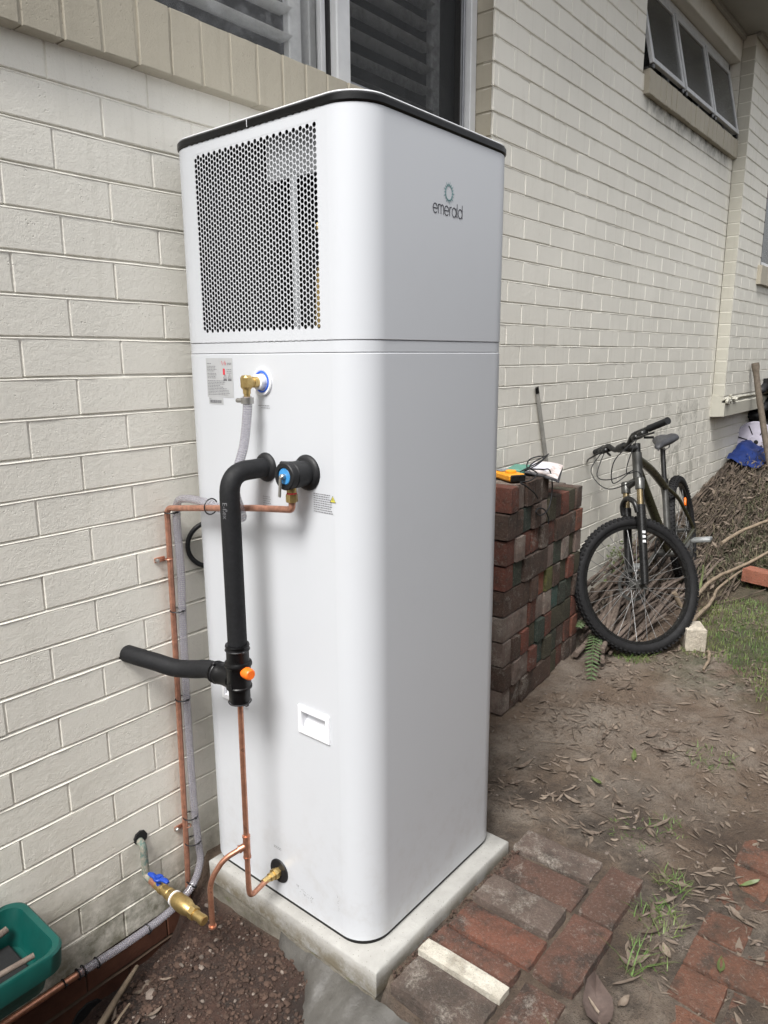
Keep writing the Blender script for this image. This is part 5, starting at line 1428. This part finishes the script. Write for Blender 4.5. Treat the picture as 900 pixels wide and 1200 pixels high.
# pole, lid, tarp at far corner
o = MB().tube(smooth_path([(6.396, -.125, -.625), (6.392, -.16, -.80), (6.375, -.22, -1.05), (6.352, -.29, -1.32), (6.34, -.34, -1.52)], 4), [.028, .031, .024, .023] + [.024] * 13, 12).build('wooden_handle', M['wood'], None, 60)
tag(o, 'weathered wooden tool handle leaning against the projecting wall', 'tool handle')
ld = empty('round_lid', (6.75, -.10, -1.40), 'pale round plastic lid with slots beside the blue tarp', 'lid')
nrm_ = V((-.80, -.52, .22)).normalized(); lc = V((6.70, -.115, -1.285))
MB().lathe(lc, nrm_, [(0, .175), (.008, .178), (.014, .170), (.010, .155), (.012, .06), (.020, .055), (.020, .02)], 36).build('lid_disc', M['lid'], ld, 40)
uu = nrm_.cross(V((0, 0, 1))).normalized(); ww = uu.cross(nrm_); q = MB()
for k in range(7):
    t = 2 * pi * k / 7 + .3; d_ = uu * cos(t) + ww * sin(t)
    MB().tube([lc + nrm_ * .014 + d_ * .07, lc + nrm_ * .014 + d_ * .15], .0045, 5).build('slot', M['dark'], ld)
q.lathe(lc + nrm_ * .019, nrm_, [(0, .018), (.004, .018)], 14); q.build('centre_hole', M['dark'], ld)
tp_ = MB(); n = 10; vs = []
for i in range(n + 1):
    for j in range(n + 1):
        x = 6.20 + .45 * i / n; y = -.27 + .25 * j / n; vs.append(V((x, y, gz(x, y) + .035 + .10 * ss(0, 1, j / n) * (.5 + .5 * noise.noise(V((x * 9, y * 9, 0)))) + .02 * noise.noise(V((x * 20, y * 20, 0))))))
tp_.add(vs, [(i * 11 + j, (i + 1) * 11 + j, (i + 1) * 11 + j + 1, i * 11 + j + 1) for i in range(n) for j in range(n)])
o = tp_.build('blue_tarp', M['tarp'], None, 60); tag(o, 'crumpled blue tarp lying under the pale round lid', 'tarp')
o = MB(); 
for i in range(9): o.box((7.05 + R.uniform(-.12, .12), -.06 + R.uniform(-.05, .05), -1.22 + .05 * i), (R.uniform(.2, .34), .10, .06), .02, Matrix.Rotation(R.uniform(-.4, .4), 3, 'Y'))
o = o.build('black_bags', M['rubber'], None, 60); tag(o, 'heap of black plastic bags in the opening beyond the low wall', 'bags')

# ------------------------------------------------------------------ sticks behind the bicycle
R5 = random.Random(5)
pile = empty('stick_pile', (4.0, -.2, -1.85), 'pile of bundled dead sticks heaped against the wall behind the bicycle', 'stick pile')
def stick_tube(a, b, r0, r1, bend, seg=6, mb=None):
    a = V(a); b = V(b); m_ = (a + b) / 2 + V((R5.uniform(-bend, bend), R5.uniform(-bend, bend) * .5, R5.uniform(-bend, bend)))
    pts = smooth_path([a, m_, b], 3); n = len(pts); return (mb or MB()).tube(pts, [r0 + (r1 - r0) * i / (n - 1) for i in range(n)], seg)
for i in range(150):
    t = R5.random(); x = 3.05 + t * 1.3; ln = R5.uniform(.35, .75); lay_ = R5.random()
    y = -.42 + lay_ * .36; z = gz(x, y) + .01 + R5.random() * .20 * (1 - abs(t - .5) * .5) * lay_
    ang = radians(R5.uniform(-12, 22)); dz = R5.uniform(.02, .20)
    d = V((cos(ang), sin(ang) * .5, 0)) * ln
    a = V((x, min(y, -.03), z)); b = a + d + V((0, 0, dz * .35 + .6 * (gz(min(x + ln, 4.6), y) - gz(x, y)))); b.y = min(b.y, -.02)
    stick_tube(a, b, R5.uniform(.006, .014), R5.uniform(.004, .009), .03).build('stick', M['stick'], pile, 60)
for i in range(16):                     # thick cut ends at the near side
    a = V((2.95 + R5.random() * .45, -.42 + R5.random() * .16, -1.925 + R5.random() * .06)); b = a + V((R5.uniform(.35, .6), R5.uniform(.02, .22), R5.uniform(.0, .10)))
    stick_tube(a, b, R5.uniform(.010, .015), .009, .012, 8).build('stick', M['stick'], pile, 60)
rest = MB()
for i in range(520):
    x = 4.3 + R5.random() ** .8 * 2.5; y = -.04 - R5.random() ** 1.6 * .55; z = gz(x, y) + .01
    ang = radians(R5.gauss(4, 11) if R5.random() < .8 else R5.uniform(-60, 60)); ln = R5.uniform(.15, .6); up_ = R5.uniform(-.02, .30) * ln
    a = V((x - ln * .5, y, z)); a.z = gz(a.x, a.y) + .003 + R5.random() * .025; b = a + V((cos(ang) * ln, sin(ang) * ln * .45, 0)); b.y = min(b.y, -.015); b.z = gz(b.x, b.y) + .004 + R5.random() * .045
    a.y = min(a.y, -.01); stick_tube(a, b, R5.uniform(.003, .008), R5.uniform(.0015, .004), .02, 5, rest)
o = rest.build('twig_heap', M['twig'], None, 60); tag(o, 'heap of thin dry twigs banked against the far end of the wall', 'twigs', kind='stuff')
rest = MB()
for i in range(5200):
    x = 4.0 + R5.random() * 3.0; y = -.15 - R5.random() * 1.6; 
    if x < 4.6 and y < -.55: continue
    z = gz(x, y) + R5.random() * .05; ang = R5.uniform(0, 2 * pi); ln = R5.uniform(.03, .16)
    a = V((x, y, z)); b = a + V((cos(ang) * ln, sin(ang) * ln, R5.uniform(-.02, .06)))
    w = V((-sin(ang), cos(ang), 0)) * R5.uniform(.0015, .0045); m_ = (a + b) / 2 + V((0, 0, R5.uniform(0, .02)))
    rest.add([a - w * .3, a + w * .3, m_ + w, m_ - w, b], [(0, 1, 2, 3), (3, 2, 4)])
hay = MB()
for i in range(2600):
    x = 4.35 + R5.random() * 1.9; y = -.35 - R5.random() * .95
    if x < 4.7 and y < -.55: continue
    a = R5.uniform(0, 6.28); h_ = R5.uniform(.02, .08); d = V((cos(a), sin(a), 0)); sd_ = V((-sin(a), cos(a), 0)) * R5.uniform(.001, .0025); p_ = V((x, y, gz(x, y))); ln = R5.uniform(.03, .14)
    m1 = p_ + d * ln * .5 + V((0, 0, h_)); t_ = p_ + d * ln + V((0, 0, h_ * .4)); hay.add([p_ - sd_, p_ + sd_, m1 + sd_, m1 - sd_, t_], [(0, 1, 2, 3), (3, 2, 4)])
o2 = hay.build('wilted_grass', M['olivegrass'], None, 0); tag(o2, 'wilting greenish clippings heaped on the garden mound', 'clippings', kind='stuff')
o = rest.build('straw_litter', M['strawgrass'], None, 0); tag(o, 'dry straw and clippings covering the garden mound', 'litter', kind='stuff')
rest = MB()
for i in range(1500):
    x = 4.2 + R5.random() * 2.6; y = -.1 - R5.random() * 1.3
    if x < 4.6 and y < -.55: continue
    z = gz(x, y) + .01 + R5.random() * .06; a = R5.uniform(0, 6.28); s_ = R5.uniform(.010, .032); u = V((cos(a), sin(a), R5.uniform(-.5, .5))) * s_; w = V((-sin(a), cos(a), R5.uniform(-.5, .5))) * s_ * .4; c_ = V((x, y, z))
    rest.add([c_ - u, c_ - w + V((0, 0, .003)), c_ + u, c_ + w], [(0, 1, 2), (0, 2, 3)])
o = rest.build('mound_leaves', M['leaf'], None, 0); tag(o, 'small dead leaves scattered over the garden mound', 'leaves', kind='stuff')

def branch(pts, r0, r1, label, mat='branch', group=None):
    p = smooth_path(pts, 6); n = len(p); p = [q + V((R5.uniform(-1, 1), R5.uniform(-1, 1), R5.uniform(-1, 1))) * r0 * .25 for q in p]
    o = MB().tube(p, [r0 + (r1 - r0) * i / (n - 1) for i in range(n)], 8).build('dead_branch', M[mat], None, 60); tag(o, label, 'branch', group); return o
def G(x, y, h=.012): return (x, y, gz(x, y) + h)
branch([G(3.46, -.535, .25), G(3.50, -.57, .16), G(3.53, -.60, .10), G(3.50, -.615, .05), G(3.46, -.66, .02)], .012, .009, 'crooked dead branch standing between the bicycle wheel and whitewashed brick')
branch([G(3.42, -.725), G(3.34, -.75, .02), G(3.22, -.76), ], .009, .006, 'short bent twig on the dirt in front of the whitewashed brick')
branch([G(3.60, -.56, .03), G(4.00, -.57, .06), G(4.30, -.53, .05), G(4.70, -.62, .06)], .011, .006, 'long pale branch running from beside the bicycle wheel up the mound')
branch([G(3.85, -.50, .06), G(4.25, -.50, .10), G(4.6, -.60, .10), G(5.0, -.80, .12)], .012, .008, 'forked grey branch crossing the mound above the red brick')
branch([G(4.70, -.42, .12), G(5.0, -.52, .14), G(5.4, -.75, .14)], .012, .009, 'thick grey branch lying highest on the mound')
branch([G(3.85, -.52, .04), G(4.15, -.47, .09), G(4.35, -.42, .12)], .010, .005, 'green cut stem propped on the mound beside the bicycle', 'greenbranch')

# ------------------------------------------------------------------ leaves, litter, stones
def leaf_mesh(L_, W_, curl, seed, mat=None):
    n = 5; vs = []; fs = []
    for i in range(n + 1):
        t = i / n; w = W_ * sin(pi * min(1, t * 1.02 + .02)) ** .8 * (1 - .25 * t); x = (t - .5) * L_; zc = curl * (2 * t - 1) ** 2 * L_ + .002 * noise.noise(V((t * 5, seed, 0)))
        jag = .12 * W_ * noise.noise(V((t * 9, seed, 3)))
        vs += [V((x, -w / 2 + jag, zc + W_ * .22)), V((x, 0, zc)), V((x, w / 2 + jag, zc + W_ * (.25 + .2 * noise.noise(V((t * 3, seed, 7))))))]
    for i in range(n):
        a = i * 3; fs += [(a, a + 3, a + 4, a + 1), (a + 1, a + 4, a + 5, a + 2)]
    return MB().add(vs, fs).mesh('leaf', mat or M['leaf'], 60)
LM = [leaf_mesh(R5.uniform(.04, .10), R5.uniform(.008, .021), R5.uniform(.02, .16), k) for k in range(12)]
LMw = [leaf_mesh(R5.uniform(.030, .055), R5.uniform(.015, .026), R5.uniform(.05, .2), 20 + k) for k in range(5)]
def place_leaf(me, x, y, rz, h=.004, tilt=.25, parent=ground, name='leaf', sc_=1.0):
    z = gz(x, y) + h; o = inst(name, me, parent, (x, y, z), (sc_, sc_, sc_), (R5.uniform(-tilt, tilt), R5.uniform(-tilt, tilt), rz)); return o
cnt = 0
for i in range(900):
    if cnt >= 125: break
    x = 1.75 + R5.random() ** .9 * 1.9; y = -.30 - R5.random() * 1.15
    if x > 3.1 and y > -.5: continue
    if 1.05 < x < 1.79 and y > -1.06: continue
    if x < 2.2 and y < -1.18 and R5.random() < .5: continue
    dens = noise.noise(V((x * 2.1, y * 2.1, 4))) + (.35 if 1.75 < x < 2.1 else 0) + (.25 if y < -.85 else 0)
    if dens < R5.uniform(-.3, .5): continue
    q = project((x, y, -1.95))
    if not q or q[0] > 910 or q[1] > 1210: continue
    place_leaf(R5.choice(LM if R5.random() < .65 else LMw), x, y, R5.uniform(0, 6.28), .001, .14, sc_=R5.uniform(.45, 1.0) if R5.random() < .9 else 1.2); cnt += 1
for (x, y) in ((1.30, -1.10), (1.36, -1.13), (1.42, -1.12), (1.50, -1.15), (1.26, -1.14), (1.47, -1.10), (1.60, -1.11), (1.56, -1.16), (1.66, -1.09), (1.72, -1.10), (1.20, -1.10)):
    place_leaf(R5.choice(LM), x, y, R5.uniform(0, 6.28), .008, .4)
bl = leaf_mesh(.15, .075, .04, 55, M['leafbrown']); o = place_leaf(bl, 1.315, -1.092, .5, .006, .1)
lgm = leaf_mesh(.06, .020, .05, 60, M['leafgreen'])
for (x, y, a) in ((2.35, -.78, .3), (1.93, -1.255, 2.4), (1.60, -1.27, .2), (2.12, -.74, 1.0)): place_leaf(lgm, x, y, a, .010)
# trench leaves and sticks
for i in range(9): place_leaf(R5.choice(LM), .62 + R5.random() * .22, -.10 - R5.random() * .22, R5.uniform(0, 6.28), .006, .5, sc_=.8)
for a, b, rr_, lb in ((G(.60, -.20, .02), G(.83, -.045, .05), .011, 'thick forked dead stick lying at the bottom of the dug trench'), (G(.62, -.24, .012), G(.74, -.16, .02), .006, 'short thin dead stick beside the thick one in the dug trench')):
    o = stick_tube(a, b, rr_, rr_ * .5, .010).build('stick', M['branch'], None, 60); tag(o, lb, 'stick')
gt = MB()
for i in range(110):
    x = 1.9 + R5.random() * 1.9; y = -.35 - R5.random() * 1.0; a = R5.uniform(0, 6.28); ln = R5.uniform(.02, .10)
    if 2.29 < x < 3.15 and y > -.34: continue
    p0 = V((x, y, gz(x, y) + .003)); x2, y2 = x + cos(a) * ln, y + sin(a) * ln; p1 = V((x2, y2, gz(x2, y2) + .004)); pm2 = (p0 + p1) / 2 + V((R5.uniform(-.006, .006), R5.uniform(-.006, .006), .004)); gt.tube([p0, pm2, p1], [.0016, .0014, .0008], 4)
o = gt.build('fine_twigs', M['twig'], None, 60); tag(o, 'fine broken twigs scattered over the bare earth', 'twigs', kind='stuff')
# fine litter (uncountable)
fl = MB()
for i in range(5200):
    x = 1.06 + R5.random() ** 1.1 * 3.2; y = -.25 - R5.random() * 1.25
    if x < 1.80 and y > -1.058: continue
    if 2.29 < x < 3.15 and y > -.30: continue
    q = project((x, y, -1.95))
    if not q or q[0] > 920 or q[1] > 1210: continue
    if noise.noise(V((x * 2.6, y * 2.6, 1))) + (.3 if x < 2.2 else 0) < R5.uniform(-.5, .4): continue
    z = gz(x, y) + .002 + R5.random() * .006; a = R5.uniform(0, 6.28); s_ = R5.uniform(.004, .022) * (1 if R5.random() < .8 else 1.6); u = V((cos(a), sin(a), R5.uniform(-.25, .25))) * s_; w = V((-sin(a), cos(a), R5.uniform(-.4, .4))) * s_ * R5.uniform(.08, .30); c_ = V((x, y, z))
    fl.add([c_ - u, c_ - w + V((0, 0, .002)), c_ + u, c_ + w], [(0, 1, 2), (0, 2, 3)])
o = fl.build('leaf_litter', M['leaf'], None, 0); tag(o, 'fine dry leaf litter scattered over the bare earth', 'litter', kind='stuff')
# pebbles / clods
def blob(mb, c, r, seed):
    ph = (1 + sqrt(5)) / 2; vv = [(-1, ph, 0), (1, ph, 0), (-1, -ph, 0), (1, -ph, 0), (0, -1, ph), (0, 1, ph), (0, -1, -ph), (0, 1, -ph), (ph, 0, -1), (ph, 0, 1), (-ph, 0, -1), (-ph, 0, 1)]
    ff = [(0, 11, 5), (0, 5, 1), (0, 1, 7), (0, 7, 10), (0, 10, 11), (1, 5, 9), (5, 11, 4), (11, 10, 2), (10, 7, 6), (7, 1, 8), (3, 9, 4), (3, 4, 2), (3, 2, 6), (3, 6, 8), (3, 8, 9), (4, 9, 5), (2, 4, 11), (6, 2, 10), (8, 6, 7), (9, 8, 1)]
    rr_ = random.Random(seed); sq = V((rr_.uniform(.7, 1.3), rr_.uniform(.7, 1.3), rr_.uniform(.5, .9)))
    vs = [V(c) + V((p[0] * sq.x, p[1] * sq.y, p[2] * sq.z)) * (r / 1.9) * rr_.uniform(.7, 1.15) for p in vv]; mb.add(vs, ff)
pb = MB(); cl = MB()
for i in range(12000):
    x = .42 + R5.random() * .62; y = -.03 - R5.random() * .9; r_ = .0010 + R5.random() ** 4 * .0075
    if x > .95 and y < -.5: continue
    blob(cl if R5.random() < .93 else pb, (x, y, gz(x, y) + r_ * .3), r_ * (1 if R5.random() < .97 else 1.8), i)
for i in range(900):
    x = 1.08 + R5.random() * 3; y = -.3 - R5.random() * 1.1
    if x < 1.80 and y > -1.058: continue
    if 2.29 < x < 3.15 and y > -.30: continue
    r_ = .0015 + R5.random() ** 3 * .006; blob(pb, (x, y, gz(x, y) + r_ * .3), r_, i + 9000)
for i in range(160):                      # crumbs in the gap between slab and pavers
    x = 1.10 + R5.random() * .60; y = -.697 + R5.uniform(-.010, .008); r_ = R5.uniform(.002, .006); blob(cl, (x, y, -1.962 + R5.random() * .012), r_, i + 20000)
o = cl.build('soil_clods', M['clod'], None, 60); tag(o, 'dark crumbly soil clods in the dug trench', 'soil', kind='stuff')
o = pb.build('pebbles', M['pebble'], None, 60); tag(o, 'small stones scattered over the earth', 'pebbles', kind='stuff')

# grass
def blade(mb, p, h_, w, lean, a):
    d = V((cos(a), sin(a), 0)); sd_ = V((-sin(a), cos(a), 0)) * w
    p = V(p); m1 = p + d * lean * .35 + V((0, 0, h_ * .6)); t = p + d * lean + V((0, 0, h_))
    mb.add([p - sd_, p + sd_, m1 + sd_ * .8, m1 - sd_ * .8, t], [(0, 1, 2, 3), (3, 2, 4)])
gs = MB(); ds = MB()
for i in range(26000):
    x = 2.9 + R5.random() ** .8 * 2.2; y = -.42 - R5.random() * 1.25
    edge = -.62 - .0 * x
    d_ = noise.noise(V((x * 2.4, y * 2.4, 11)))
    lim = .55 * ss(3.0, 3.5, x) * ss(-.45, -.65, y) + .45 * ss(-.95, -1.12, y) * ss(2.6, 2.9, x)
    if 3.30 < x < 3.75 and y > -.74 and y > -.60: lim *= .5
    if lim + d_ * .8 < .42: continue
    q = project((x, y, -1.93))
    if not q or q[0] > 925: continue
    blade(gs if R5.random() < .82 else ds, (x, y, gz(x, y) - .002), R5.uniform(.008, .030), R5.uniform(.0009, .0018), R5.uniform(0, .02), R5.uniform(0, 6.28))
for (cx_, cy_, n_, rad_, hh_) in ((1.66, -1.105, 120, .060, .028), (1.52, -1.12, 70, .06, .022), (1.45, -1.11, 16, .012, .075), (1.16, -1.075, 40, .02, .04), (1.80, -1.09, 70, .05, .035), (2.5, -1.0, 110, .09, .022), (2.05, -1.0, 60, .06, .02), (1.95, -.93, 60, .08, .015), (3.2, -.44, 300, .10, .04)):
    for i in range(n_):
        a = R5.uniform(0, 6.28); r_ = rad_ * sqrt(R5.random()); x = cx_ + cos(a) * r_; y = cy_ + sin(a) * r_
        blade(gs if R5.random() < .75 else ds, (x, y, gz(x, y) - .002), hh_ * R5.uniform(.3, 1.1), R5.uniform(.0007, .0016), hh_ * R5.uniform(.4, 1.6), R5.uniform(0, 6.28))
o = gs.build('grass', M['grass'], None, 0); tag(o, 'short green grass beyond the bare earth and in tufts by the pavers', 'grass', kind='stuff')
o = ds.build('dry_grass', M['strawgrass'], None, 0); tag(o, 'dry straw coloured blades mixed through the grass', 'grass', kind='stuff')

# fern by the stack and weeds under the bicycle
fe = empty('fern', (3.05, -.31, -1.94), 'small green fern frond arching beside the brick stack corner', 'fern')
def frond(base, tip, h_, n=16, w=.032):
    mb = MB(); base = V(base); tip = V(tip); pts = []
    for i in range(n + 1):
        t = i / n; pts.append(base.lerp(tip, t) + V((0, 0, h_ * sin(pi * min(1, t * .95)) * (1 - .2 * t))))
    mb.tube(pts, .0015, 5)
    for i in range(1, n):
        t = i / n; d = (pts[i + 1] - pts[i - 1]).normalized(); sd_ = d.cross(V((0, 0, 1))).normalized(); ww_ = w * sin(pi * (.12 + .88 * (1 - t))) ** .7 * (1 - t * .35) + .004
        for sg in (-1, 1):
            b_ = pts[i]; e_ = b_ + sd_ * sg * ww_ + d * ww_ * .3 - V((0, 0, ww_ * .25)); k = d * .0055
            mb.add([b_ - k * .6, b_ + k * .6, (b_ + e_) / 2 + k, (b_ + e_) / 2 - k, e_], [(0, 1, 2, 3), (3, 2, 4)])
    return mb.build('frond', M['fern'], fe, 0)
frond((3.17, -.27, -1.83), (2.80, -.42, -1.935), .035, 18, .045); frond((3.17, -.27, -1.83), (3.05, -.36, -1.87), .04, 12, .035); frond((3.17, -.27, -1.83), (3.02, -.25, -1.80), .05, 12, .035)
wd = MB()
for i in range(260):
    c_ = V((3.95 + R5.gauss(0, .10), -.10 + R5.gauss(0, .03), -1.70 + R5.gauss(0, .06))); c_.y = min(c_.y, -.02)
    a = R5.uniform(0, 6.28); s_ = R5.uniform(.008, .020); u = V((cos(a), sin(a) * .6, R5.uniform(-.7, .7))) * s_; w = V((-sin(a), cos(a), .3)) * s_ * .5
    wd.add([c_ - u, c_ - w, c_ + u, c_ + w], [(0, 1, 2), (0, 2, 3)])
o = wd.build('green_weed', M['leafgreen'], None, 0); tag(o, 'leafy green weed growing by the wall behind the front wheel', 'weed', kind='stuff')
